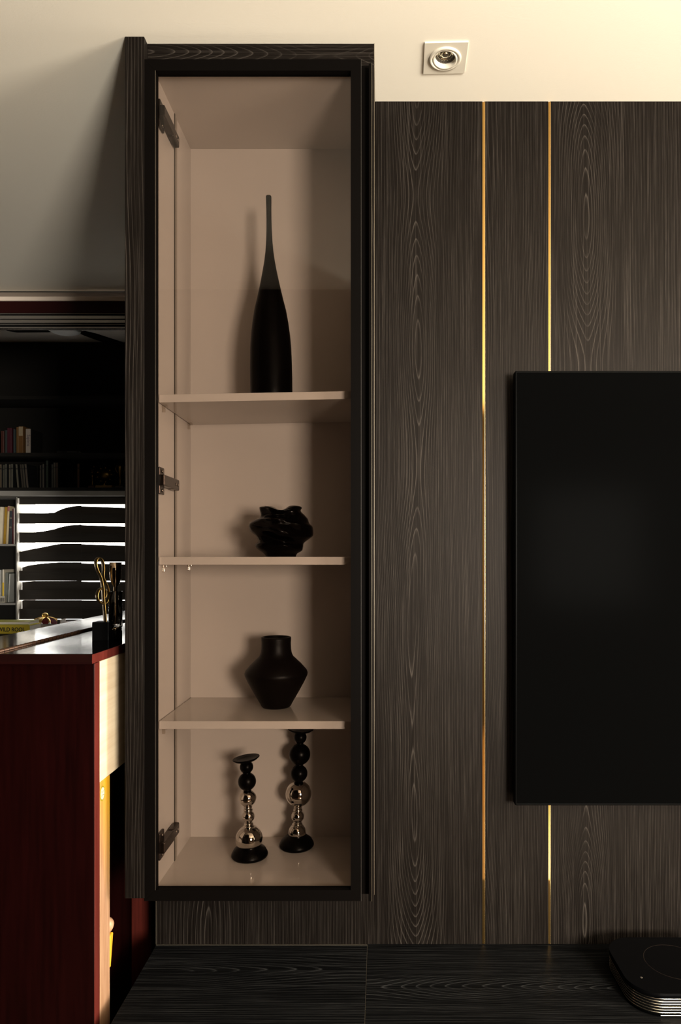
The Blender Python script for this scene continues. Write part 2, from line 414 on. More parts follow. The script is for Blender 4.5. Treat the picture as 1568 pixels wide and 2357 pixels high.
obj('window_frame', box(B(), WX0, WX1, SYB+0.02, SYB+0.07, WZ1-0.008, WZ1), M_gshelf, win)

# ================================================================ DISPLAY CABINET
cab = thing('display_cabinet', (-0.29, 1.66, EZ-0.7626), 'tall dark wood display cabinet with a framed bronze glass door and white shelves', 'cabinet')
YB = 1.818
zt, zb = EZ+1.0885, EZ-0.7446
obj('side_post', box(B(), -0.566, -0.523, 1.512, 1.842, EZ-0.756, CEIL, 0.0008, 1), M_post, cab, origin=(-0.60, 1.512, EZ), label='black grained end post standing proud of the door')
obj('top_trim', box(B(), -0.5228, XC1, 1.533, 1.842, EZ+1.106, CEIL, 0.0006, 1), M_trim, cab, origin=(-0.29, 1.533, PZ(122, 1.533)))
obj('inner_side', box(B(), -0.523, -0.505, 1.5365, YB, zb-0.018, EZ+1.106), M_white, cab, label='white inner side board with the door hinges')
obj('inner_side', box(B(), -0.062, -0.018, 1.5605, YB, zb-0.018, EZ+1.106), M_white, cab)
obj('recess_board', box(B(), -0.0625, -0.0185, 1.5335, 1.560, zb-0.012, EZ+1.106), M_alu, cab, label='black recess beside the door')
obj('back_board', box(B(), -0.523, -0.018, YB, 1.842, zb-0.018, EZ+1.106), M_white, cab)
obj('top_board', box(B(), -0.505, -0.0625, 1.545, YB, zt, EZ+1.106), M_white, cab)
obj('bottom_board', box(B(), -0.505, -0.0625, 1.545, YB, zb-0.018, zb), M_gloss, cab)
obj('end_panel', box(B(), -0.0178, XC1, 1.533, DW+0.018, EZ-0.758, EZ+1.106, 0.0004, 1), M_post, cab, origin=(-0.05, 1.533, EZ))
obj('edge_line', box(B(), XC1-0.0006, XC1+0.0002, 1.5322, 1.5332, EZ-0.758, CEIL), M_edge, cab)
hp = obj('handle_profile', box(B(), -0.0249, -0.0180, 1.5135, 1.552, EZ-0.763, PZ(150, 1.52), 0.0005, 1), M_alu, cab, label='black aluminium handle profile along the door recess')
obj('edge_line', box(B(), -0.0184, -0.0178, 1.5130, 1.5137, EZ-0.763, PZ(150, 1.52)), M_edge, hp)
# groove channel in the inner side
g = obj('light_channel', box(B(), -0.505, -0.5035, 1.676, 1.692, zb, zt), M_grey, cab, label='grey aluminium channel let into the white side board')
obj('channel_slit', box(B(), -0.505, -0.5032, 1.672, 1.676, zb, zt), M_slit, g)
# shelves
def shelf(zl, zr):
    bm = box(B(), -0.5032, -0.0630, 1.553, YB-0.0005, -0.018, 0.0, 0.0006, 1)
    for v in bm.verts:
        k = (v.co.x+0.5032)/(0.5032-0.0630); v.co.z += zl+(zr-zl)*k
    return obj('shelf', bm, M_gloss, cab)
shelves = [(EZ+0.3706, EZ+0.3790), (EZ+0.0011, EZ+0.0011), (EZ-0.3729, EZ-0.3729)]
for zl, zr in shelves:
    s = shelf(zl, zr)
    for yy in (1.578, 1.786):
        z = zl-0.0181
        bm = box(B(), -0.5035, -0.4915, yy-0.005, yy+0.005, z-0.0065, z, 0.001)
        box(bm, -0.5035, -0.497, yy-0.003, yy+0.003, z-0.017, z-0.0065, 0.001)
        obj('shelf_peg', bm, M_clear, s, label='clear plastic shelf peg')
# door
dx0, dx1, dz0, dz1 = -0.5238, -0.0415, EZ-0.7623, EZ+1.1050
ix0, ix1, iz0, iz1 = -0.498, -0.065, EZ-0.738, EZ+1.0798
bm = B()
dy0, dy1 = 1.5128, 1.5325
def bar(pts): prism(bm, pts, dy0, dy1)
g_ = 0.0002
bar([(dx0, dz0), (dx0, dz1), (ix0, iz1), (ix0, iz0)])
bar([(dx1, dz0), (ix1, iz0), (ix1, iz1), (dx1, dz1)])
bar([(dx0+g_, dz1), (dx1-g_, dz1), (ix1-g_, iz1), (ix0+g_, iz1)])
bar([(dx0+g_, dz0), (ix0+g_, iz0), (ix1-g_, iz0), (dx1-g_, dz0)])
door = obj('glass_door', bm, M_alu, cab, label='black framed glass door')
obj('glass_pane', box(B(), ix0-0.004, ix1+0.004, 1.5255, 1.5295, iz0-0.004, iz1+0.004), M_glass, door, label='bronze tinted glass pane')
bm = B(); e = 0.0007
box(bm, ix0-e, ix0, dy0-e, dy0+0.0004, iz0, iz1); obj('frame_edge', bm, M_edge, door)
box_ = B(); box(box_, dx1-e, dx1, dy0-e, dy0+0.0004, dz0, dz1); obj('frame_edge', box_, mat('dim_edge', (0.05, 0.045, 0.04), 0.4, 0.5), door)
# hinges
for hz in (PZ(292, 1.60), PZ(1108, 1.57), PZ(1928, 1.60)):
    bm = B()
    box(bm, -0.5036, -0.4985, 1.546, 1.577, hz-0.031, hz+0.031, 0.002)
    h = obj('hinge', bm, M_hinge, cab, label='dark metal cabinet door hinge')
    bm = box(B(), -0.5033, -0.4865, 1.540, 1.612, hz-0.0125, hz+0.0125, 0.002)
    obj('hinge_arm', bm, M_hinge, h)
    bm = box(B(), -0.5033, -0.4885, 1.6125, 1.662, hz-0.0135, hz+0.0135, 0.003)
    obj('hinge_cover', bm, M_hinge, h)
    for dz in (-0.022, 0.022):
        bm = lathe(B(), [(0, 0.0), (0.0042, 0), (0.0042, 0.0015), (0.0015, 0.002), (0, 0.0012)], n=16, M=Matrix.Translation((-0.4985, 1.562, hz+dz)) @ Matrix.Rotation(math.pi/2, 4, 'Y'))
        obj('screw', bm, M_screw, h)
    for dy in (1.635, 1.650):
        bm = lathe(B(), [(0, 0.0), (0.0035, 0), (0.0035, 0.001), (0, 0.0006)], n=14, M=Matrix.Translation((-0.4885, dy, hz)) @ Matrix.Rotation(math.pi/2, 4, 'Y'))
        obj('screw', bm, M_screw, h)

# ================================================================ THINGS IN THE CABINET
def profile(px_list, cx, d, zbase_y=None):
    return [(r*d/F, PZ(y, d)) for r, y in px_list]
# tall bottle vase (top shelf)
d = 1.685; bx = PX(625.5, d)
zsh = EZ+0.3706+(0.0084)*((bx+0.5032)/0.4402)
prof = [(44.5, 932), (47.0, 925), (48, 900), (48.2, 870), (47.8, 840), (46.8, 800), (44.5, 770), (41, 742), (36, 712), (30.5, 690), (25.5, 668), (20.5, 645), (16, 622), (12, 600), (9.2, 578), (7.4, 555), (6.3, 530), (5.9, 505), (5.9, 480), (6.3, 462), (6.5, 453), (6.0, 450.5)]
pr = [(r*d/F, (932-y)*d/F) for r, y in prof]
pr = [(0, 0)]+pr+[(0.0042, pr[-1][1]), (0.0038, pr[-1][1]-0.03), (0, pr[-1][1]-0.03)]
fine = []
T = Matrix.Translation((bx, d, zsh+0.0006)) @ Matrix.Rotation(-0.0145, 4, 'Y')
vb = obj('bottle_vase', lathe(B(), pr, n=64, M=T, cap=False), M_bottle, label='tall black bottle vase with a long thin neck on the top shelf', cat='vase')
# ruffled bowl (second shelf)
L_ = [(614, 1281), (606, 1272), (592, 1262), (588, 1253), (594, 1247), (594.5, 1242), (590, 1233), (577, 1222), (574, 1212), (578, 1203), (586, 1197), (597, 1192), (601, 1185), (598, 1170), (600, 1166), (612, 1164)]
R_ = [(681, 1281), (684, 1274), (695, 1267), (698, 1258), (699, 1250), (710, 1241), (720, 1233), (721, 1222), (719, 1211), (712, 1204), (708, 1193), (698, 1182), (692, 1175), (695, 1168), (688, 1164), (676, 1163)]
d = 1.67; c0 = 647.0
Lp = spline([(c0-x, y, 0) for x, y in L_], 6); Rp = spline([(x-c0, y, 0) for x, y in R_], 6)
N = len(Lp); NA = 72
bm = B(); rings = []
zb2 = EZ+0.0016
for k in range(N):
    t = k/(N-1); ring = []
    for i in range(NA):
        a = 2*math.pi*i/NA
        wgt = (1+math.cos(a))/2; wgt = wgt*wgt*(3-2*wgt)
        r = Lp[k].x*(1-wgt)+Rp[k].x*wgt; y = Lp[k].y*(1-wgt)+Rp[k].y*wgt
        s2 = math.sin(a)**2
        r *= 1+s2*(0.11*math.sin(5*a+5.5*t)+0.09*math.sin(9*t*math.pi+3*a)-0.04)*min(1, 3*t)
        rim = max(0, (t-0.62)/0.38)
        y += s2*rim*(5*math.sin(4*a+0.8)+9)
        rr = r*d/F
        ring.append(bm.verts.new((PX(c0, d)+rr*math.cos(a), d+rr*math.sin(a), zb2+(1281-y)*d/F)))
    rings.append(ring)
zr = sum(v.co.z for v in rings[-1])/NA
last = rings[-1]
for q, (fr_, dz) in enumerate(((0.75, -0.012), (0.6, -0.035), (0.3, -0.06))):
    ring = []
    for v in last:
        ring.append(bm.verts.new((PX(c0, d)+(v.co.x-PX(c0, d))*fr_, d+(v.co.y-d)*fr_, v.co.z+dz if q == 0 else zr+dz)))
    rings.append(ring)
for a, b in zip(rings, rings[1:]):
    for i in range(NA):
        j = (i+1) % NA; f = bm.faces.new((a[i], a[j], b[j], b[i])); f.smooth = True
bm.faces.new(rings[0][::-1]); bm.faces.new(rings[-1])
obj('ruffled_vase', bm, M_ceram, label='squat black glossy vase with ruffled petal folds on the middle shelf', cat='vase')
# angular jar vase (third shelf)
d = 1.703; zs3 = EZ-0.3729; yb = CY+0.3729*F/d
prof = [(31, yb), (34, yb-3), (37, yb-9), (52, 1592), (64, 1570), (71.5, 1554), (72.2, 1549), (70, 1543), (58, 1529), (46, 1517.5), (39, 1511), (35.5, 1503), (34, 1493), (33.6, 1480), (34.2, 1471), (34, 1467)]
pr = [(0, 0)]+[(r*d/F, (yb-y)*d/F) for r, y in prof]
h = pr[-1][1]
pr += [(0.0345, h+0.001), (0.0325, h-0.001), (0.0325, h-0.05), (0.05, h-0.08), (0.03, h-0.13), (0, h-0.13)]
T = Matrix.Translation((PX(636, d), d, zs3+0.0005))
jar = obj('angular_jar_vase', lathe(B(), pr, n=64, M=T, cap=False), M_satin, label='angular black jar vase with a wide neck and pointed shoulder on the third shelf', cat='vase')
# candlesticks
def candlestick(cx, d, yb, parts, lean, label, dish_tilt):
    o = thing('candlestick', (PX(cx, d), d, zb), label, 'candlestick', 'beaded candlesticks on the cabinet floor')
    s = d/F
    R = Matrix.Translation((PX(cx, d), d, zb)) @ Matrix.Rotation(lean, 4, 'Y')
    for kind, y, r, m in parts:
        z = (yb-y)*s; rr = r*s
        if kind == 'base':
            bm = lathe(B(), [(0, 0.0), (rr*0.94, 0.0), (rr, 0.004), (rr*0.985, 0.008), (rr*0.86, 0.018), (rr*0.62, 0.026), (rr*0.40, 0.031), (0, 0.033)], n=56, M=Matrix.Translation((PX(cx, d), d, zb+0.0004)), cap=False)
            obj('foot', bm, m, o, label='matt black domed foot')
        elif kind == 'ball':
            obj('bead', ball(B(), (0, 0, z), rr, 40, M=R), m, o)
        elif kind == 'ring':
            obj('collar', ball(B(), (0, 0, z), rr, 32, sz=0.5, M=R), m, o)
        elif kind == 'dish':
            Rd = R @ Matrix.Translation((0, 0, z)) @ Matrix.Rotation(dish_tilt, 4, 'Y')
            bm = lathe(B(), [(0, -0.009), (rr*0.45, -0.0085), (rr*0.8, -0.004), (rr, 0.0012), (rr*0.985, 0.0026), (rr*0.7, -0.0005), (0, -0.003)], n=56, M=Rd, cap=False)
            obj('drip_dish', bm, m, o, label='matt black candle dish')
    return o
d1 = 1.70; yb1 = CY+0.7446*F/d1
k = lambda y: y
candlestick(575, d1, yb1, [('base', 0, 42, M_mattb), ('ball', 1930, 31, M_chrome), ('ring', 1902.5, 13.5, M_chrome), ('ring', 1896, 11, M_chrome), ('ball', 1879, 14.5, M_chrome), ('ring', 1864, 11, M_chrome), ('ring', 1857.5, 10, M_chrome), ('ball', 1836.5, 19.8, M_chrome), ('ring', 1818, 9, M_mattb), ('ball', 1798.5, 20.6, M_mattb), ('ring', 1779, 9, M_mattb), ('ball', 1765, 15.4, M_mattb), ('dish', 1746, 31, M_mattb)], -0.036, 'shorter candlestick of black and chrome beads with a tilted black dish', -0.10)
d2 = 1.758; yb2 = CY+0.7446*F/d2
candlestick(683, d2, yb2, [('base', 0, 40, M_mattb), ('ball', 1915, 20, M_chrome), ('ring', 1897, 12, M_chrome), ('ring', 1891.5, 9.5, M_chrome), ('ball', 1879, 14.5, M_chrome), ('ring', 1864, 10.5, M_chrome), ('ring', 1858, 9, M_chrome), ('ball', 1826.5, 29.5, M_chrome), ('ring', 1800, 10, M_mattb), ('ball', 1780, 19.5, M_mattb), ('ring', 1760, 9, M_mattb), ('ball', 1736, 24.4, M_mattb), ('ring', 1711, 8, M_mattb), ('ball', 1697, 14.6, M_mattb), ('dish', 1679, 30, M_mattb)], 0.033, 'taller candlestick of black and chrome beads with its top behind the shelf edge', 0.03)

# ================================================================ MEDIA CONSOLE, TELEVISION, BOX
con = thing('media_console', (0.9, 1.55, 0), 'long low media console with black grained top along the panelled wall', 'console')
YF = 1.38
obj('console_body', box(B(), XW0+0.004, 2.6, YF+0.015, 1.70, 0.0, LZ-0.0305), M_dark, con)
obj('top_board', box(B(), XW0, -0.0325, YF, DW+0.0175, LZ-0.03, LZ, 0.0009, 1), M_top1, con, origin=(-0.35, PX(0, 1)*0+1.62, LZ))
obj('top_board', box(B(), -0.0317, 2.62, YF, DW+0.0175, LZ-0.03, LZ-0.0012, 0.0009, 1), M_top2, con, origin=(0.3, 1.56, LZ))
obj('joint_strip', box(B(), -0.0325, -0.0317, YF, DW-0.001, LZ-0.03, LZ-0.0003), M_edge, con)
obj('back_gap_line', box(B(), XW0, -0.0325, DW-0.0035, DW-0.0012, LZ, LZ+0.0008), M_edge, con)  # thin pale line paints in the light gap behind the ledge
tv = thing('television', (1.28, 1.70, EZ-0.612), 'large black flat television hung on the dark wood wall', 'television')
tx0, tx1, tz0, tz1 = 0.3325, 2.24, EZ-0.612, EZ+0.4604
obj('bezel', box(B(), tx0, tx1, 1.680, 1.706, tz0, tz1, 0.004, 3), M_tvb, tv)
obj('screen', box(B(), tx0+0.005, tx1-0.005, 1.6788, 1.6798, tz0+0.006, tz1-0.005), M_tv, tv)
obj('wall_mount', box(B(), 0.9, 1.7, 1.706, DW-0.0005, EZ-0.35, EZ+0.2), M_tvb, tv)
# ribbed player box
px0 = thing('media_player', (0.66, 1.55, LZ), 'black rounded player box with bright metal ribs on the console top', 'player')
def rrect(x0, x1, y0, y1, r, n=10):
    pts = []
    for cx_, cy_, a0 in ((x1-r, y1-r, 0), (x0+r, y1-r, 90), (x0+r, y0+r, 180), (x1-r, y0+r, 270)):
        for i in range(n+1):
            a = math.radians(a0+90*i/n); pts.append((cx_+r*math.cos(a), cy_+r*math.sin(a)))
    return pts
def slab(bm, pts, z0, z1, bev=0.0):
    a = [bm.verts.new((x, y, z0)) for x, y in pts]; b = [bm.verts.new((x, y, z1)) for x, y in pts]
    n = len(pts); bm.faces.new(a[::-1]); top = bm.faces.new(b)
    for i in range(n):
        f = bm.faces.new((a[i], a[(i+1) % n], b[(i+1) % n], b[i])); f.smooth = True
    if bev: bmesh.ops.bevel(bm, geom=list(top.edges), offset=bev, segments=3, affect='EDGES')
    return bm
bx0, bx1, by0, by1 = 0.542, 0.79, 1.452, 1.668
zz = LZ-0.001
H = 0.052
obj('player_body', slab(B(), rrect(bx0+0.003, bx1-0.003, by0+0.003, by1-0.003, 0.062), zz+0.002, zz+H-0.010), M_tvb, px0)
M_ptop = mat('player_top', (0.0012, 0.0012, 0.0014), 0.35, spec=0.06)
tp = obj('player_lid', slab(B(), rrect(bx0, bx1, by0, by1, 0.065), zz+H-0.011, zz+H, 0.004), M_ptop, px0)
cxp, cyp = (bx0+bx1)/2+0.012, (by0+by1)/2+0.008
bm = B(); lathe(bm, [(0.0665, zz+H-0.0002), (0.0675, zz+H+0.0006), (0.0685, zz+H-0.0002)], c=(cxp, cyp, 0), n=64, cap=False)
obj('lid_ring', bm, M_hinge, tp)
obj('indicator', lathe(B(), [(0, 0), (0.0028, 0), (0.0028, 0.0006), (0.0018, 0.0009), (0, 0.0005)], c=(0.578, 1.508, zz+H), n=20, cap=False), M_slit, tp)
for i in range(7):
    z = zz+0.0088+i*0.0059
    obj('rib', slab(B(), rrect(bx0+0.001, bx1-0.001, by0+0.001, by1-0.001, 0.064), z, z+0.0026), M_rib, px0)
obj('foot_bar', box(B(), 0.598, bx1-0.07, by0+0.0015, by0+0.02, zz+0.0024, zz+0.0050, 0.0006), M_rib, px0, label='straight bright bar under the ribs')
obj('player_base', slab(B(), rrect(bx0+0.008, bx1-0.008, by0+0.008, by1-0.008, 0.058), zz, zz+0.0023), M_tvb, px0)

# ================================================================ DOWNLIGHT
dl = thing('downlight', (dlc.x, dlc.y, CEIL), 'square white recessed ceiling downlight with a round tilting ring', 'downlight')
R = Matrix.Translation((dlc.x, dlc.y, CEIL)) @ Matrix.Rotation(math.radians(-1.7), 4, 'Z')
# plate: square with a round hole
bm = B(); n = 48; hs = 0.0488; rh = 0.0375
def sqpt(a):
    c, s = math.cos(a), math.sin(a); k_ = hs/max(abs(c), abs(s)); return (c*k_, s*k_)
ov = []; iv = []
angs = [2*math.pi*(i+0.5)/n for i in range(n)]
angs = sorted(angs+[math.pi/4+math.pi/2*i for i in range(4)])
n2 = len(angs)
rows = []
for z, kind in ((0.0, 'o'), (-0.0035, 'o'), (-0.0035, 'i'), (0.0, 'i')):
    rows.append([bm.verts.new(R @ Vector((*(sqpt(a) if kind == 'o' else (rh*math.cos(a), rh*math.sin(a))), z))) for a in angs])
for a, b in zip(rows, rows[1:]+rows[:1]):
    for i in range(n2):
        j = (i+1) % n2; bm.faces.new((a[i], a[j], b[j], b[i]))
obj('trim_plate', bm, M_plate, dl)
bm = lathe(B(), [(0.0375, -0.0032), (0.0368, -0.0062), (0.0335, -0.0072), (0.0300, -0.0062), (0.0296, -0.002), (0.0296, 0.004)], n=48, M=R, cap=False)
obj('outer_ring', bm, M_plate, dl)
Rt = R @ Matrix.Translation((0, 0, -0.001)) @ Matrix.Rotation(math.radians(-4), 4, 'X') @ Matrix.Rotation(math.radians(3), 4, 'Y')
bm = lathe(B(), [(0.0288, -0.001), (0.0285, -0.0055), (0.0255, -0.0062), (0.0235, -0.0045), (0.0228, 0.004), (0.0228, 0.02)], n=48, M=Rt, cap=False)
gi = obj('tilting_ring', bm, M_plate, dl)
bm = lathe(B(), [(0.0226, 0.0095), (0.0215, 0.0065), (0.017, 0.0105), (0.011, 0.0135), (0.0105, 0.0075), (0.007, 0.0035), (0, 0.0025)], n=40, M=Rt, cap=False)
obj('lamp_lens', bm, M_bulb, gi)
bm = B()
for i in range(22):
    a = 2*math.pi*i/22
    box(bm, -0.0011, 0.0011, -0.0024, 0.0024, 0.0040, 0.0080, M=Rt @ Matrix.Rotation(a, 4, 'Z') @ Matrix.Translation((0.0213, 0, 0)))
obj('lamp_teeth', bm, M_slit, gi, kind='stuff')
obj('lamp_can', lathe(B(), [(0.0345, 0.004), (0.034, 0.05), (0, 0.052)], n=32, M=R, cap=False), M_slit, dl)

# ================================================================ PIANO
PXB = -0.615; ZL = EZ-0.2068; PYE = 2.82; LT = 0.0206
pia = thing('upright_piano', (-0.81, 2.14, 0), 'glossy dark mahogany upright piano seen end on with its pale wooden back showing', 'piano')
# end cheek
obj('end_panel', box(B(), -0.984, PXB, 1.467, 1.4945, 0.02, ZL-LT-0.0005, 0.0012), M_maho, pia, origin=(-0.8, 1.47, 0))
obj('cheek_edge', box(B(), PXB-0.0005, PXB+0.0008, 1.4682, 1.4943, 0.02, ZL-LT-0.001, 0.0003, 1), M_mahol, pia, label='lighter red edge of the piano end panel')  # strip in a lighter red than the end panel
obj('end_panel', box(B(), -0.984, PXB, PYE-0.04, PYE-0.01, 0.02, ZL-LT-0.0005, 0.0012), M_maho, pia, origin=(-0.8, 2.8, 0))
obj('front_panel', box(B(), -0.965, -0.947, 1.495, PYE-0.041, 0.05, ZL-LT-0.001), M_maho, pia)
# lid boards (chamfered edge)
def lidboard(x0, x1, nm, y0, y1):
    bm = B(); c = 0.0105
    lo = [(x0, y0-c), (x1+(c*0 if x1 < PXB else 0), y0-c), (x1, y1), (x0, y1)]
    hi = [(x0, y0), (x1, y0), (x1, y1), (x0, y1)]
    a = [bm.verts.new((x, y, ZL-LT)) for x, y in lo]; m_ = [bm.verts.new((x, y, ZL-LT+0.004)) for x, y in lo]
    b = [bm.verts.new((x, y, ZL)) for x, y in hi]
    bm.faces.new(a[::-1]); bm.faces.new(b)
    for p, q in ((a, m_), (m_, b)):
        for i in range(4):
            j = (i+1) % 4; bm.faces.new((p[i], p[j], q[j], q[i]))
    return bm
XH = -0.830
obj('back_lid', lidboard(XH+0.002, PXB+0.0005, '', 1.463, PYE), M_lid, pia, label='black gloss lid board reflecting the blinds')
obj('front_lid', lidboard(-0.997, XH-0.002, '', 1.469, PYE), M_lid, pia, label='black gloss lid flap reflecting the blinds')
for xa, xb, ya in ((XH+0.002, PXB+0.0005, 1.463), (-0.997, XH-0.002, 1.469)):
    bm = B(); c_ = 0.0105
    pr_ = [(ya-c_-0.0006, ZL-LT), (ya-c_-0.0006, ZL-LT+0.0045), (ya-0.0008, ZL-0.0012), (ya+0.0004, ZL-0.0012), (ya-c_+0.002, ZL-LT+0.004), (ya-c_+0.002, ZL-LT)]
    aa_ = [bm.verts.new((xa, y, z)) for y, z in pr_]; bb_ = [bm.verts.new((xb, y, z)) for y, z in pr_]
    bm.faces.new(aa_); bm.faces.new(bb_[::-1])
    for i in range(6): bm.faces.new((aa_[i], bb_[i], bb_[(i+1) % 6], aa_[(i+1) % 6]))
    obj('lid_front_edge', bm, M_maho2, pia, label='dark red mahogany front edge of the lid')
obj('lid_edge', box(B(), PXB+0.0006, PXB+0.0018, 1.4545, PYE, ZL-LT+0.0006, ZL-0.0006), M_mahol, pia, label='red mahogany edge of the lid')
h = obj('piano_hinge', lathe(B(), [(0, 0), (0.0042, 0), (0.0042, PYE-1.49), (0, PYE-1.49)], n=12, M=Matrix.Translation((XH, 1.485, ZL+0.002)) @ Matrix.Rotation(-math.pi/2, 4, 'X'), cap=False), M_hbrass, pia, label='long brown brass lid hinge')
bm = B()
for i in range(20):
    lathe(bm, [(0.0046, 0), (0.0046, 0.0016)], n=10, M=Matrix.Translation((XH, 1.498+i*0.020, ZL+0.002)) @ Matrix.Rotation(-math.pi/2, 4, 'X'))
obj('hinge_knuckles', bm, M_hinge, h, kind='stuff')
# back frame
obj('back_beam', box(B(), PXB-0.05, PXB, 1.4947, PYE-0.042, EZ-0.4946, ZL-LT-0.001, 0.002), M_spruce, pia, label='pale spruce top beam in full daylight')
def postm(y0, y1, m, x1=PXB-0.0015):
    return box(B(), x1-0.055, x1, y0, y1, 0.03, EZ-0.4951, 0.003)
def yellow_post():
    m = bpy.data.materials.new('varnished_post'); t = NT(m)
    tc = t.new('ShaderNodeTexCoord').outputs['Object']
    sep = t.new('ShaderNodeSeparateXYZ'); t.link(tc, sep.inputs[0])
    mp = t.new('ShaderNodeMapping'); mp.inputs['Scale'].default_value = (160, 160, 9); t.link(tc, mp.inputs[0])
    gr = t.ramp(t.noise(mp.outputs[0], 1.0, 4.0, 0.6), [(0.3, 0), (0.7, 1)])
    wood = t.mix(gr, (0.34, 0.17, 0.09), (0.50, 0.30, 0.18))
    yel = t.mix(gr, (0.60, 0.29, 0.012), (0.68, 0.35, 0.02))
    wv = t.math('ADD', t.math('ADD', sep.outputs[2], t.math('MULTIPLY', sep.outputs[1], 3.2)), t.math('MULTIPLY', t.noise(mp.outputs[0], 0.3, 2.0), 0.06))
    fac = t.ramp(t.math('SUBTRACT', wv, 0.26), [(0.18, 0.0), (0.45, 1.0)])
    t.link(t.mix(fac, wood, yel), t.b.inputs['Base Color']); t.b.inputs['Roughness'].default_value = 0.45
    return m
post = obj('back_post', postm(1.4947, 1.558, None), yellow_post(), pia, origin=(PXB, 1.4947, 0.30), label='yellow varnished back post with bare wood below')
for y in (1.84, 2.18, 2.52):
    obj('back_post', postm(y, y+0.072, None), M_redpost, pia, origin=(PXB, y, 0.3))
obj('soundboard', box(B(), PXB-0.075, PXB-0.06, 1.496, PYE-0.045, 0.06, EZ-0.4951), M_maho, pia)
obj('bottom_rail', box(B(), PXB-0.05, PXB-0.0565+0.04, 1.5585, PYE-0.045, 0.03, 0.12), M_mahol, pia)
# emblem
ec = Vector((PXB-0.0013, 1.5126, PZ(1826, 1.5126)))
RY = Matrix.Translation(ec) @ Matrix.Rotation(math.pi/2, 4, 'Y')
def disc(rx, ry, h0, h1):
    bm = lathe(B(), [(0, h0), (1, h0), (1, h1), (0, h1)], n=40, cap=False)
    for v in bm.verts: v.co = RY @ Vector((v.co.x*rx, v.co.y*ry, v.co.z))
    for f in bm.faces: f.smooth = False
    return bm
em = obj('oval_emblem', disc(0.0163, 0.0123, 0, 0.0006), mat('emblem_ring', (0.30, 0.25, 0.012), 0.4), post, label='small oval emblem in yellow green and white')
# third level is reached: the white field and lines are siblings on the post
obj('emblem_field', disc(0.0136, 0.0095, 0.0005, 0.0010), mat('emblem_white', (0.52, 0.52, 0.44), 0.4), post)
bm = B()
for zc in (0.006, -0.006):
    pts = [Vector((0.0011, -0.0075+0.015*i/10, zc-(1 if zc > 0 else -1)*0.003*math.sin(math.pi*i/10))) for i in range(11)]
    sweep(bm, [ec+p for p in pts], [(Vector((1, 0, 0)), Vector((0, 0, 1)))]*11, [(-.0002, -.0004), (.0002, -.0004), (.0002, .0004), (-.0002, .0004)])
obj('emblem_lines', bm, mat('emblem_line', (0.30, 0.27, 0.03), 0.5), post)
# grip
bm = lathe(B(), [(0, 0.0108), (0.0167, 0.0108), (0.0167, 0.0193), (0.0154, 0.0264), (0.0119, 0.0316), (0.0062, 0.0347), (0, 0.0356)], n=28, M=Matrix.Translation((PXB-0.014, 1.548, PZ(2128, 1.573))) @ Matrix.Rotation(-math.pi/2, 4, 'X') @ Matrix.Rotation(0.12, 4, 'X'), cap=False)
obj('carrying_grip', bm, M_beech, pia, label='rounded wooden grip on the piano back')
zg = PZ(2150, 1.564)
bm = prism(B(), [(0, 0), (1, 0), (1, 1)], 0, 1); bm.clear()
bm = box(B(), PXB-0.03, PXB-0.002, 1.5585, 1.579, zg-0.075, zg-0.002, 0.003)
for v in bm.verts:
    if v.co.z < zg-0.05 and v.co.y > 1.565: v.co.y = 1.562
obj('grip_block', bm, M_yellow, pia)

# ---- things on the piano
clef = thing('clef_statuette', (-0.693, 1.709, ZL), 'gold treble clef statuette on a black cube on the piano lid', 'statuette')
zc = ZL+0.0466
obj('cube_base', box(B(), -0.7134, -0.673, 1.689, 1.729, ZL, zc, 0.001), M_tvb, clef)
path = [(241, 1433), (240, 1412), (238.5, 1392), (237, 1368), (235.5, 1345), (232, 1328), (226, 1312), (223, 1298), (224.5, 1288), (229, 1284.5), (234.5, 1288), (237.8, 1300), (238.3, 1314), (237.5, 1326), (241, 1338), (246.5, 1352), (248.5, 1366), (247, 1380), (241.5, 1389), (234, 1388), (228, 1380), (226.3, 1370), (229.5, 1358.5), (236, 1354), (242, 1359), (243.5, 1368), (241, 1376)]
dd = 1.707
sp = spline([(x, y, 0) for x, y in path], 8)
ang = math.radians(42)
ax = Vector((math.cos(ang), math.sin(ang), 0)); nrm = Vector((-math.sin(ang), math.cos(ang), 0)); up = Vector((0, 0, 1))
x0c = 239.0
pts = [Vector((PX(x0c, dd), dd, 0))+ax*((p.x-x0c)*1.15*dd/F)+up*PZ(p.y, dd)-up*0+Vector((0, 0, 0)) for p in sp]
# lift the overlaps apart in depth
n_ = len(pts)
pts = [p+nrm*(0.007*(i/n_)-0.003) for i, p in enumerate(pts)]
frames = []
for i in range(n_):
    t = (pts[min(i+1, n_-1)]-pts[max(i-1, 0)]).normalized()
    b_ = nrm; a_ = t.cross(b_).normalized(); frames.append((a_, b_))
prof8 = [(0.0026*math.cos(q), 0.0105*math.sin(q)) for q in [2*math.pi*i/12 for i in range(12)]]
obj('treble_clef', sweep(B(), pts, frames, prof8), M_gold, clef)
cup = thing('glass_ornament', (-0.666, 1.718, ZL), 'clear glass cylinder ornament with a rose gold cup on the piano lid', 'ornament')
dc = 1.718; s = dc/F; cxx = PX(266, dc)
def zpx(y): return PZ(y, dc)
def la(pl, m, nm, n=40, lab=None, cap=False):
    obj(nm, lathe(B(), [(r*s, zpx(y)) for r, y in pl], c=(cxx, dc, 0), n=n, cap=cap), m, cup, label=lab)
zl_y = CY+0.2068*F/dc
la([(0, zl_y), (14, zl_y), (14.5, zl_y-1), (14.5, 1452), (13, 1450.5), (0, 1450.5)], M_tvb, 'foot_block')
la([(0, 1450.4), (13.5, 1450.4), (14, 1447), (13, 1443.5), (0, 1443.5)], M_copper, 'gold_ring', lab='rose gold ring')
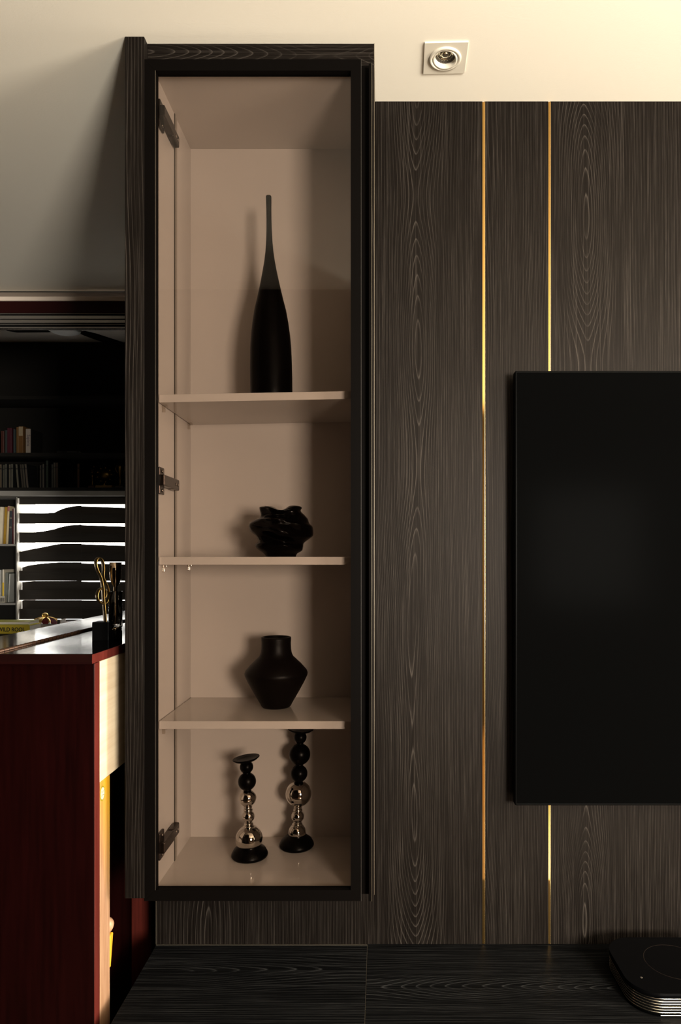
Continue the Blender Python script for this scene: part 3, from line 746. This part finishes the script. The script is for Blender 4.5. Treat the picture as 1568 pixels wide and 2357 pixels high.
la([(0, 1443), (15.2, 1443), (15.2, 1361), (11, 1361), (11, 1437), (0, 1437)], M_orn, 'glass_cylinder', lab='clear glass cylinder')
la([(0, 1436), (3.5, 1436), (3.5, 1372), (5, 1361), (4.8, 1352), (5.2, 1349), (9, 1343), (12, 1333), (13.2, 1318), (13.4, 1294.5), (12.4, 1294.5), (12, 1320), (0, 1338)], M_copper, 'cup', lab='rose gold cup on a stem')

# ================================================================ STUDY
# sideboard below the blinds
DS = -0.41
sb = thing('sideboard', (-1.95, 3.8, 0), 'dark low sideboard below the study blinds', 'sideboard')
obj('sideboard_top', box(B(), -2.75, -1.10, 3.58, 3.99, EZ+DS-0.03, EZ+DS, 0.002), M_dark, sb)
obj('sideboard_body', box(B(), -2.7, -1.15, 3.62, 3.97, 0, EZ+DS-0.0305), M_dark, sb)
# yellow book lying on the sideboard, spine forward
db = 3.66; zbk = EZ+DS
x1b = PX(68, db)
bk = thing('book', (x1b-0.13, db+0.065, zbk), 'thick yellow book lying flat on the sideboard with WILD ROOL on its spine', 'book')
M_ybk = cmat((0.55, 0.42, 0.03), 0.4)
ztop = PZ(1439, db)
bm = box(B(), x1b-0.26, x1b, db, db+0.004, zbk, ztop, 0.001); box(bm, x1b-0.26, x1b, db+0.004, db+0.13, ztop-0.003, ztop); box(bm, x1b-0.26, x1b, db+0.004, db+0.13, zbk, zbk+0.003)
obj('cover', bm, M_ybk, bk)
obj('pages', box(B(), x1b-0.257, x1b-0.003, db+0.0045, db+0.127, zbk+0.0032, ztop-0.0032), M_paper, bk)
xc = (PX(-6, db)+PX(58, db))/2
obj('spine_title', text_bm('WILD ROOL', 0.030, Matrix.Translation((xc, db-0.0004, (zbk+ztop)/2-0.001)) @ FRONT, offset=0.0007, scale_x=0.88), M_ink, bk)
bk2 = thing('book', (x1b-0.15, db+0.065, ztop), 'thin yellow green book lying on top of the thick yellow book', 'book')
zt2 = PZ(1431, db)
x1c = PX(64, db)
bm = box(B(), x1c-0.26, x1c, db+0.01, db+0.125, zt2-0.003, zt2, 0.001); box(bm, x1c-0.26, x1c, db+0.01, db+0.125, ztop, ztop+0.003, 0.001)
obj('cover', bm, cmat((0.42, 0.40, 0.05), 0.4), bk2)
obj('pages', box(B(), x1c-0.257, x1c-0.002, db+0.012, db+0.123, ztop+0.0031, zt2-0.0031), M_paper, bk2)
# tray with the crown
ty0, ty1 = 3.80, 3.985
tx, ty = PX(47, ty0), PX(146, ty0)
tray = thing('storage_tray', ((tx+ty)/2, 3.89, zbk), 'beige open tray on the sideboard beside the yellow books', 'tray')
zr_ = PZ(1437, ty0)
bm = box(B(), tx, ty, ty0, ty0+0.006, zbk, zr_-0.003); box(bm, tx, ty, ty1-0.006, ty1, zbk, zr_-0.003); box(bm, tx, tx+0.006, ty0+0.006, ty1-0.006, zbk, zr_-0.003); box(bm, ty-0.006, ty, ty0+0.006, ty1-0.006, zbk, zr_-0.003)
obj('tray_wall', bm, M_cream, tray); obj('tray_floor', box(B(), tx+0.006, ty-0.006, ty0+0.006, ty1-0.006, zbk, zbk+0.006), M_cream, tray)
bm = box(B(), tx-0.002, ty+0.002, ty0-0.002, ty0+0.007, zr_-0.003, zr_); box(bm, tx-0.002, ty+0.002, ty1-0.007, ty1+0.002, zr_-0.003, zr_); box(bm, tx-0.002, tx+0.007, ty0+0.007, ty1-0.007, zr_-0.003, zr_); box(bm, ty-0.007, ty+0.002, ty0+0.007, ty1-0.007, zr_-0.003, zr_)
obj('tray_rim', bm, M_gshelf, tray)
dcr = 3.892; cxr = PX(104, dcr)
cr = thing('toy_crown', (cxr, dcr, zbk+0.006), 'gold crown with a red velvet cap standing in the beige tray', 'crown')
rc = 31*dcr/F
zb0 = zbk+0.0068; zrim = PZ(1438, dcr); ztc = PZ(1421, dcr)
obj('crown_band', lathe(B(), [(rc*0.86, zb0), (rc*0.9, zb0), (rc, zrim), (rc*0.96, zrim), (rc*0.84, zb0)], c=(cxr, dcr, 0), n=40, cap=False), M_bgold, cr)
obj('velvet_cap', lathe(B(), [(0, zb0+0.002), (rc*0.8, zb0+0.002), (rc*0.9, zrim), (rc*0.82, zrim+(ztc-zrim)*0.45), (rc*0.6, zrim+(ztc-zrim)*0.8), (rc*0.3, ztc-0.002), (0, ztc)], c=(cxr, dcr, 0), n=40, cap=False), M_red, cr)
for i in range(4):
    a = math.pi/4*i+math.pi/2
    pts = []
    for j in range(21):
        q = math.pi*j/20; pts.append(Vector((cxr+rc*0.97*math.cos(q)*math.cos(a), dcr+rc*0.97*math.cos(q)*math.sin(a), zrim+(ztc+0.004-zrim)*math.sin(q)**0.8)))
    fr_ = [(Vector((-math.sin(a), math.cos(a), 0)), Vector((0, 0, 1)))]*21
    wd = 0.013 if i == 0 else 0.006
    obj('arch', sweep(B(), pts, fr_, [(-wd, -.002), (wd, -.002), (wd, .002), (-wd, .002)]), M_bgold, cr)
obj('orb', ball(B(), (cxr, dcr, ztc+0.012), 0.018, 24, sz=0.8), M_bgold, cr)
for q in (-0.85, 0.75, 0.2):
    obj('gem', ball(B(), (cxr+rc*math.sin(q), dcr-rc*math.cos(q)*0.98, zrim+0.008), 0.007, 14, sz=1.6), M_lamp if q > 0 else M_bgold, cr)
cd_ = thing('card_box', (PX(136, 3.85), 3.85, zbk+0.006), 'small white and dark box standing in the tray beside the crown', 'box')
xx = PX(134, 3.84)
obj('box_body', box(B(), xx-0.006, xx+0.010, 3.84, 3.90, zbk+0.0065, PZ(1427, 3.84)), M_slit, cd_)
obj('box_edge', box(B(), xx+0.010, xx+0.0155, 3.84, 3.90, zbk+0.0065, PZ(1426, 3.84)), M_paper, cd_)

# blinds: opaque bands in front, a second layer of bands behind
DB1, DB2 = 4.02, 4.055
XJ = PX(187.5, DB1)
def blind(nm, x0, x1, label, tops):
    o = thing(nm, ((x0+x1)/2, DB1, PZ(1432, DB1)), label, 'blind')
    for k_ in range(-1, 7):
        ya, yb_ = 1181.5+44*k_, 1205+44*k_
        if k_ == -1: ya = 1146.5
        if k_ == 6: yb_ = 1447
        obj('front_band', box(B(), x0, x1, DB1, DB1+0.003, PZ(yb_, DB1), PZ(ya, DB1)), M_slat, o)
    for k_, tp_ in enumerate(tops):
        base = 1161+44*k_
        pts = [(min(max(PX(x, DB2), x0 if x0 < -2.0 else x0*DB2/DB1), x1*DB2/DB1), PZ(base+dy, DB2)) for x, dy in tp_]
        zlo = PZ(base+30, DB2)
        pts = pts+[(pts[-1][0], zlo), (pts[0][0], zlo)]
        bm = prism(B(), pts, DB2, DB2+0.003)
        bmesh.ops.triangulate(bm, faces=[f for f in bm.faces if len(f.verts) > 4])
        obj('rear_band', bm, M_slat, o)
    obj('head_rail', box(B(), x0, x1, DB1-0.02, DB2+0.01, EZ+0.348, EZ+0.3565), M_slat, o)
    obj('bottom_bar', box(B(), x0, x1, DB1-0.01, DB1+0.012, PZ(1449, DB1), PZ(1446, DB1), 0.002), M_gshelf, o)
    return o
q = XJ/DB1*F+CX
blind('zebra_blind', PX(38.5, 4.0)+0.0035, XJ-0.0002, 'zebra blind with wide bright gaps beside the white-shelved bookcase', [
    [(-60, 21), (95, 21), (125, 19), (137, 13), (150, 8), (170, 4), (189, 3)],
    [(-60, 21), (72, 21), (100, 18), (125, 13), (137, 9), (160, 4), (189, 2.5)],
    [(-60, 24), (40, 20), (70, 16), (100, 10), (125, 5), (140, 2.5), (189, 2)],
    [(-60, 20), (40, 13.5), (65, 9), (90, 5), (110, 3), (137, 1.5), (189, 1.5)],
    [(-60, 4), (40, 3), (80, 0.6), (189, 0)],
    [(-60, 3), (38, 1.8), (55, 0.3), (189, 0.3)],
    [(-60, 1), (189, 0.5)]])
blind('zebra_blind', XJ+0.0002, -1.30, 'zebra blind with thin even gaps behind the gold clef statuette', [
    [(185, 4.5), (210, 5), (250, 6.5), (290, 8), (420, 12)],
    [(185, 3.6), (210, 4.3), (250, 6), (290, 7), (420, 11)],
    [(185, 3.5), (210, 4.5), (250, 6), (290, 7), (420, 11)],
    [(185, 3.5), (220, 4.5), (290, 6), (420, 9)],
    [(185, 1.6), (210, 2.2), (290, 2), (420, 2)],
    [(185, 0.8), (290, 1.2), (420, 1.2)],
    [(185, 0.8), (290, 1.2), (420, 1.2)]])
# overhead bookshelf
osf = thing('overhead_bookshelf', (-1.9, 4.1, EZ+0.357), 'black wall bookshelf with a pale bottom board over the study window', 'bookshelf')
DF = 3.95
obj('bottom_board', box(B(), -3.1, -1.0, DF, SYB-0.005, EZ+0.357, EZ+0.386, 0.002), M_gshelf, osf, label='pale grey bottom board')
obj('shelf', box(B(), -3.1, -1.0, DF+0.002, SYB-0.02, EZ+0.387, EZ+0.405), M_dark, osf)
obj('shelf', box(B(), -3.1, -1.0, DF+0.02, SYB-0.02, EZ+0.588, EZ+0.609), M_dark, osf)
obj('back_board', box(B(), -3.1, -1.0, SYB-0.02, SYB-0.005, EZ+0.41, EZ+1.322), M_dark, osf)
obj('shelf', box(B(), -3.1, -1.0, DF+0.02, SYB-0.02, EZ+0.92, EZ+0.94), M_dark, osf)
obj('side_board', box(B(), -1.0, -0.98, DF, SYB-0.005, EZ+0.355, EZ+1.322), M_dark, osf)
obj('side_board', box(B(), -3.12, -3.1, DF, SYB-0.005, EZ+0.355, EZ+1.322), M_dark, osf)
def upright_book(px0_, px1_, ytop, zbase, d_, c, label, group, depth=0.14, lean=0.0, pages=True, side=None):
    xa, xb = PX(px0_, d_), PX(px1_, d_); H_ = PZ(ytop, d_)-zbase
    o = thing('book', ((xa+xb)/2, d_+depth/2, zbase), label, 'book', group)
    z0_ = zbase+0.0004+(abs(lean)*(xb-xa)/2 if lean else 0)
    T_ = Matrix.Translation(((xa+xb)/2, 0, z0_)) @ Matrix.Rotation(lean, 4, 'Y')
    wv = xb-xa
    bm = B()
    box(bm, -wv/2, wv/2, d_, d_+0.003, 0, H_, min(0.0012, wv/5), M=T_)
    box(bm, -wv/2, -wv/2+wv*0.12, d_+0.003, d_+depth, 0, H_, M=T_); box(bm, wv/2-wv*0.12, wv/2, d_+0.003, d_+depth, 0, H_, M=T_)
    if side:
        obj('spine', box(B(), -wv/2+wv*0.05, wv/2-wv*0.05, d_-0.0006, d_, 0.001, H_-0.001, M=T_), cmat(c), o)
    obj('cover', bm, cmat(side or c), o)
    if pages: obj('pages', box(B(), -wv/2+wv*0.13, wv/2-wv*0.13, d_+0.0035, d_+depth-0.003, 0.002, H_-0.004, M=T_), M_paper, o)
    return o, T_, H_
G1 = 'books on the upper study shelf'
zs = EZ+0.6095; dbk = 4.05
W_ = 'standing on the upper black study shelf'
upright_book(2, 8.5, 992, zs, dbk, (0.045, 0.010, 0.006), 'dark red paperback at the outer end of the upper shelf row', G1)
upright_book(10.5, 16, 990, zs, dbk, (0.02, 0.025, 0.025), 'thin black book between two red books on the upper shelf', G1)
upright_book(16.5, 26, 985, zs, dbk, (0.045, 0.004, 0.010), 'wide crimson book on the upper study shelf', G1)
upright_book(30.5, 34.5, 988, zs, dbk, (0.02, 0.03, 0.03), 'thin dark teal book on the upper study shelf', G1)
o, T_, H_ = upright_book(37.5, 43, 983, zs, dbk, (0.11, 0.055, 0.015), 'thin tan book touching the pale-topped brown book', G1)
o, T_, H_ = upright_book(43, 53, 981, zs, dbk, (0.11, 0.05, 0.012), 'brown book with a pale block at the top of its spine', G1)
for i in range(3):
    obj('spine_block', box(B(), -0.0115+i*0.0078, -0.0045+i*0.0078, dbk-0.0006, dbk, H_*0.66, H_-0.004, M=T_), cmat((0.28, 0.22, 0.14)), o)
o, T_, H_ = upright_book(59, 71, 987, zs, dbk, (0.30, 0.25, 0.21), 'white hardback with Sapiens lettered down its spine', G1, side=(0.008, 0.007, 0.006))  # black side covers paint in the shade on the book's sides
obj('spine_title', text_bm('Sapiens', 0.026, T_ @ Matrix.Translation((0.002, dbk-0.0011, H_*0.55)) @ FRONT @ Matrix.Rotation(-math.pi/2, 4, 'Z'), scale_x=0.9), cmat((0.05, 0.03, 0.06)), o)
# two thin books lying flat
for i, (a, b, y0_, y1_) in enumerate(((128, 182, 1047, 1042.6), (131, 181, 1042.4, 1038))):
    xa, xb = PX(a, dbk), PX(b, dbk)
    zA, zB = EZ+0.6095+i*0.0118, EZ+0.6095+i*0.0118+0.0114
    o = thing('book', ((xa+xb)/2, dbk+.07, zA), ['black book lying flat on the upper shelf under another book', 'black book lying flat on top of another black book'][i], 'book', G1)
    bm = box(B(), xa, xb, dbk, dbk+0.003, zA, zB); box(bm, xa, xb, dbk+.003, dbk+.14, zA, zA+0.0015); box(bm, xa, xb, dbk+.003, dbk+.14, zB-0.0015, zB)
    obj('cover', bm, cmat((0.012, 0.011, 0.010)), o); obj('pages', box(B(), xa+.003, xb-.003, dbk+.0035, dbk+.137, zA+0.0017, zB-0.0017), M_paper, o)
    obj('spine_print', box(B(), xa+0.06, xb-0.01, dbk-0.0005, dbk, zA+0.0045, zA+0.0065), cmat((0.3, 0.28, 0.25)), o)
# lower row: slim cases
zs = EZ+0.4055
G2 = 'slim disc cases on the lower study shelf'
cases = [(0, 4, 1069, 0, (0.30, 0.22, 0.14)), (6.5, 10.8, 1070, 0, (0.20, 0.19, 0.14)), (11.6, 16, 1068, 0, (0.22, 0.21, 0.16)), (20.5, 24.6, 1069, 0, (0.30, 0.26, 0.20)), (25.6, 30, 1068, 0, (0.26, 0.24, 0.18)),
         (40, 44.4, 1069, -0.08, (0.32, 0.28, 0.20)), (50.5, 54.4, 1069, -0.09, (0.14, 0.11, 0.08)), (55.5, 59.6, 1069, -0.09, (0.18, 0.15, 0.11)), (61.5, 66, 1068, -0.09, (0.26, 0.20, 0.15)),
         (91.5, 95, 1071, 0, (0.14, 0.12, 0.09)), (97.5, 101.6, 1068, 0, (0.22, 0.19, 0.15)), (105.5, 110.6, 1060, 0, (0.06, 0.09, 0.06)), (118.6, 122.4, 1069, 0, (0.16, 0.15, 0.12)), (123.6, 127.8, 1065, 0, (0.26, 0.22, 0.16)), (129, 133.4, 1065, 0, (0.22, 0.13, 0.08)), (178, 183, 1067, 0, (0.30, 0.13, 0.05))]
places = ['second from the plain end', 'third from the end', 'of the first close pair', 'fourth along, next to a gap', 'fifth along, just before the leaning cases']
lab2 = ['tan case at the outer end of the lower shelf row', 'olive case second from the outer end of the lower row', 'grey olive case third from the outer end of the lower row', 'cream case fourth along the lower shelf row', 'beige case fifth along, just before the leaning cases',
        'pale leaning case standing apart from the leaning trio', 'first dark brown case of the leaning trio', 'middle brown case of the leaning trio', 'tan outermost case of the leaning trio',
        'short brown case first after the leaning trio', 'grey brown case second after the leaning trio', 'tall dark green case taller than its neighbours', 'grey case first of the close upright trio', 'beige case in the middle of the close upright trio', 'rust brown case last of the close upright trio', 'orange brown case standing alone beside the trophies']
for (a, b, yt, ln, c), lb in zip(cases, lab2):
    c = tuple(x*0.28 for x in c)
    o, T_, H_ = upright_book(a, b, yt, zs, dbk, c, lb, G2, depth=0.12, lean=ln, pages=False, side=(0.006, 0.006, 0.006))  # black sides: case plastic, also painting in the shade
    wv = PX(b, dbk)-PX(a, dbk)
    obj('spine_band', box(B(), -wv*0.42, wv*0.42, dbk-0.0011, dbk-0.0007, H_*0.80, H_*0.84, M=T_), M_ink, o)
# trophies
def trophy(cx_, d_, kind, label):
    x = PX(cx_, d_); s_ = d_/F
    o = thing('trophy', (x, d_, zs), label, 'trophy', 'trophies on the study shelf')
    if kind == 'medal':
        bh = 10*s_
        obj('plinth', box(B(), x-19*s_, x+19*s_, d_-0.03, d_+0.03, zs, zs+bh, 0.002), cmat((0.30, 0.18, 0.06)), o)
        zc_ = zs+bh+25*s_
        Rm = Matrix.Translation((x-2*s_, d_, zc_)) @ Matrix.Rotation(math.pi/2, 4, 'X') @ Matrix.Rotation(0.0, 4, 'Z')
        obj('medal_disc', lathe(B(), [(0, -0.004), (9*s_, -0.004), (12*s_, -0.006), (15*s_, -0.004), (15*s_, 0.004), (0, 0.004)], n=40, M=Rm, cap=False), M_gold, o)
        bm = B()
        for i in range(9):
            a = 2*math.pi*i/9
            ball(bm, (x-2*s_+16.5*s_*math.cos(a), d_, zc_+16.5*s_*math.sin(a)), 3.2*s_, 10)
        obj('wreath', bm, M_gold, o)
        obj('stem', lathe(B(), [(6*s_, zs+bh), (2.5*s_, zs+bh+4*s_), (2.5*s_, zs+bh+10*s_)], c=(x-2*s_, d_, 0), n=16), M_gold, o)
    elif kind == 'cup':
        bh = 9*s_
        obj('plinth', box(B(), x-9*s_, x+9*s_, d_-0.022, d_+0.022, zs, zs+bh, 0.002), cmat((0.05, 0.03, 0.02)), o)
        obj('bowl', lathe(B(), [(5*s_, zs+bh), (2*s_, zs+bh+5*s_), (1.8*s_, zs+bh+20*s_), (4*s_, zs+bh+24*s_), (6*s_, zs+bh+38*s_), (8.5*s_, zs+bh+56*s_), (8*s_, zs+bh+56*s_), (5*s_, zs+bh+36*s_), (0, zs+bh+28*s_)], c=(x, d_, 0), n=24, cap=False), M_gold, o)
        for q_ in (-1, 1):
            pts = [Vector((x+q_*(5.5+5*math.sin(math.pi*i/10))*s_, d_, zs+bh+(30+20*i/10)*s_)) for i in range(11)]
            obj('cup_handle', sweep(B(), pts, [(Vector((1, 0, 0)), Vector((0, 1, 0)))]*11, [(-.002, -.002), (.002, -.002), (.002, .002), (-.002, .002)]), M_gold, o)
    else:
        bh = 9*s_
        obj('plinth', box(B(), x-7*s_, x+7*s_, d_-0.02, d_+0.02, zs, zs+bh, 0.002), cmat((0.10, 0.03, 0.02)), o)
        obj('column', lathe(B(), [(3*s_, zs+bh), (1.5*s_, zs+bh+4*s_), (1.5*s_, zs+bh+20*s_), (4*s_, zs+bh+24*s_), (1*s_, zs+bh+26*s_)], c=(x, d_, 0), n=16), M_gold, o)
        bm = B()
        for (ax_, az_, r_) in ((0, 31, 3.6), (2, 37, 2.2), (4, 44, 2.6), (-2, 36, 2.0), (-3, 41, 1.8)):
            ball(bm, (x+ax_*s_, d_, zs+bh+az_*s_), r_*s_, 12)
        obj('star_cluster', bm, M_gold, o)
trophy(213, dbk+0.05, 'star', 'small trophy with a cluster of gold knobs next to the orange brown case')
trophy(243, dbk+0.06, 'medal', 'trophy with a gold wreathed medal disc on a wide brown plinth')
trophy(277, dbk+0.06, 'cup', 'gold two-handled cup trophy half behind the cabinet post')
# side bookcase
bc = thing('bookcase', (-2.5, 4.1, 0), 'dark bookcase with pale shelf edges beside the blinds', 'bookcase')
d4 = 4.0; xs = PX(38.5, d4)
obj('side_board', box(B(), xs-0.008, xs, d4, SYB-0.005, 0.0, EZ+0.3545), M_dark, bc)
obj('side_light_liner', box(B(), xs, xs+0.0012, d4+0.003, SYB-0.005, EZ+DS, EZ+0.3545), M_paper, bc, label='white liner standing in for window light on the bookcase side')  # white face added to the dark side board to paint in the sunlight
obj('side_edge', box(B(), xs-0.004, xs+0.0005, d4-0.002, d4, EZ+DS, EZ+0.354), M_gshelf, bc)
obj('back_board', box(B(), -3.1, xs-0.008, SYB-0.015, SYB-0.005, 0.0, EZ+0.3545), M_dark, bc)
zu, zlw = PZ(1252, d4), PZ(1388, d4)
obj('shelf', box(B(), -3.1, xs-0.0085, d4+0.002, SYB-0.016, zu-0.012, zu, 0.001), M_gshelf, bc)
obj('shelf', box(B(), -3.1, xs-0.0085, d4+0.002, SYB-0.016, zlw-0.012, zlw, 0.001), M_gshelf, bc)
G3 = 'books in the study bookcase'
d5 = 4.06
upright_book(-4, 4, 1167, zu, d5, (0.75, 0.66, 0.50), 'cream book leaning in the upper compartment of the bookcase', G3, lean=0.05)
upright_book(7, 12.4, 1167, zu, d5, (0.42, 0.24, 0.02), 'mustard yellow book leaning in the bookcase', G3, lean=0.05)
o, T_, H_ = upright_book(13.5, 18, 1165, zu, d5, (0.70, 0.58, 0.36), 'pale yellow book with a pink spine top', G3, lean=0.05)
wv = PX(18, d5)-PX(13.5, d5)
obj('spine_top', box(B(), -wv*0.48, wv*0.48, d5-0.0006, d5, H_*0.86, H_-0.002, M=T_), cmat((0.45, 0.16, 0.16)), o)
o, T_, H_ = upright_book(19, 26, 1176, zu, d5, (0.035, 0.04, 0.048), 'dark grey book with two pale discs on its spine', G3, lean=0.04)
for fz in (0.78, 0.5):
    obj('spine_disc', lathe(B(), [(0, 0), (0.0065, 0), (0.0065, 0.0006), (0, 0.0006)], n=18, M=T_ @ Matrix.Translation((0, d5-0.0004, H_*fz)) @ Matrix.Rotation(math.pi/2, 4, 'X'), cap=False), cmat((0.22, 0.19, 0.14)), o)
upright_book(28.4, 31, 1171, zu, d5, (0.09, 0.008, 0.012), 'dark red book between the grey book and the white book', G3)
upright_book(31.6, 35, 1170, zu, d5, (0.82, 0.74, 0.68), 'white book upright against the bookcase side', G3)
upright_book(-4, 2, 1312, zlw, d5, (0.40, 0.40, 0.38), 'light grey magazine in the lower compartment of the bookcase', G3)
o, T_, H_ = upright_book(5.6, 9, 1311, zlw, d5, (0.75, 0.68, 0.55), 'book with a white and bright yellow spine', G3)
wv = PX(9, d5)-PX(5.6, d5)
obj('spine_half', box(B(), -wv*0.48, wv*0.48, d5-0.0006, d5, 0.003, H_*0.60, M=T_), cmat((0.80, 0.52, 0.01)), o)
o, T_, H_ = upright_book(10.5, 17, 1318, zlw, d5, (0.14, 0.15, 0.13), 'grey magazine with a mottled cover in the bookcase', G3, lean=0.03)
upright_book(18, 20.4, 1321, zlw, d5, (0.55, 0.55, 0.52), 'thin pale folder leaning at the end of the lower row', G3, lean=0.05)
o, T_, H_ = upright_book(-3, 11, 1372, zlw, d5-0.03, (0.50, 0.46, 0.38), 'low beige booklet with a striped barcode at the front', G3, depth=0.02)
for i in range(8):
    obj('barcode_line', box(B(), -0.014+i*0.0038, -0.0122+i*0.0038+(0.0006 if i % 3 == 0 else 0), d5-0.0305, d5-0.030, 0.005, H_*0.72, M=T_), M_ink, o)
# ceiling fan with light
fz = SZC; fx, fy = PX(160, 3.35), 3.35
fan = thing('ceiling_fan', (fx, fy, SZC-0.22), 'ceiling fan with black blades and a round white lamp in the study', 'ceiling fan')
zl_ = PZ(764, 3.35)
obj('downrod', lathe(B(), [(0.04, zl_+0.10), (0.013, zl_+0.12), (0.013, SZC-0.03), (0.05, SZC)], c=(fx, fy, 0), n=20), M_tvb, fan)
obj('motor_housing', lathe(B(), [(0.05, zl_+0.035), (0.085, zl_+0.045), (0.09, zl_+0.09), (0.05, zl_+0.11), (0, zl_+0.11)], c=(fx, fy, 0), n=32), M_tvb, fan)
obj('lamp_disc', lathe(B(), [(0, zl_-0.012), (0.055, zl_-0.010), (0.075, zl_), (0.079, zl_+0.018), (0.075, zl_+0.034), (0, zl_+0.036)], c=(PX(152, fy), fy-0.02, 0), n=40, cap=False), M_lamp, fan, label='round white fan lamp')
for a in (61, 181, 301):
    aa = math.radians(a)
    Mb = Matrix.Translation((fx, fy, zl_+0.020)) @ Matrix.Rotation(aa, 4, 'Z') @ Matrix.Rotation(0.1, 4, 'X')
    bm = B()
    slab(bm, [(0.07, -0.025), (0.12, -0.045), (0.28, -0.05), (0.32, -0.03), (0.32, 0.03), (0.28, 0.05), (0.12, 0.04), (0.07, 0.025)], -0.004, 0.004)
    for v in bm.verts: v.co = Mb @ v.co
    for f in bm.faces: f.smooth = False
    obj('fan_blade', bm, M_tvb, fan)
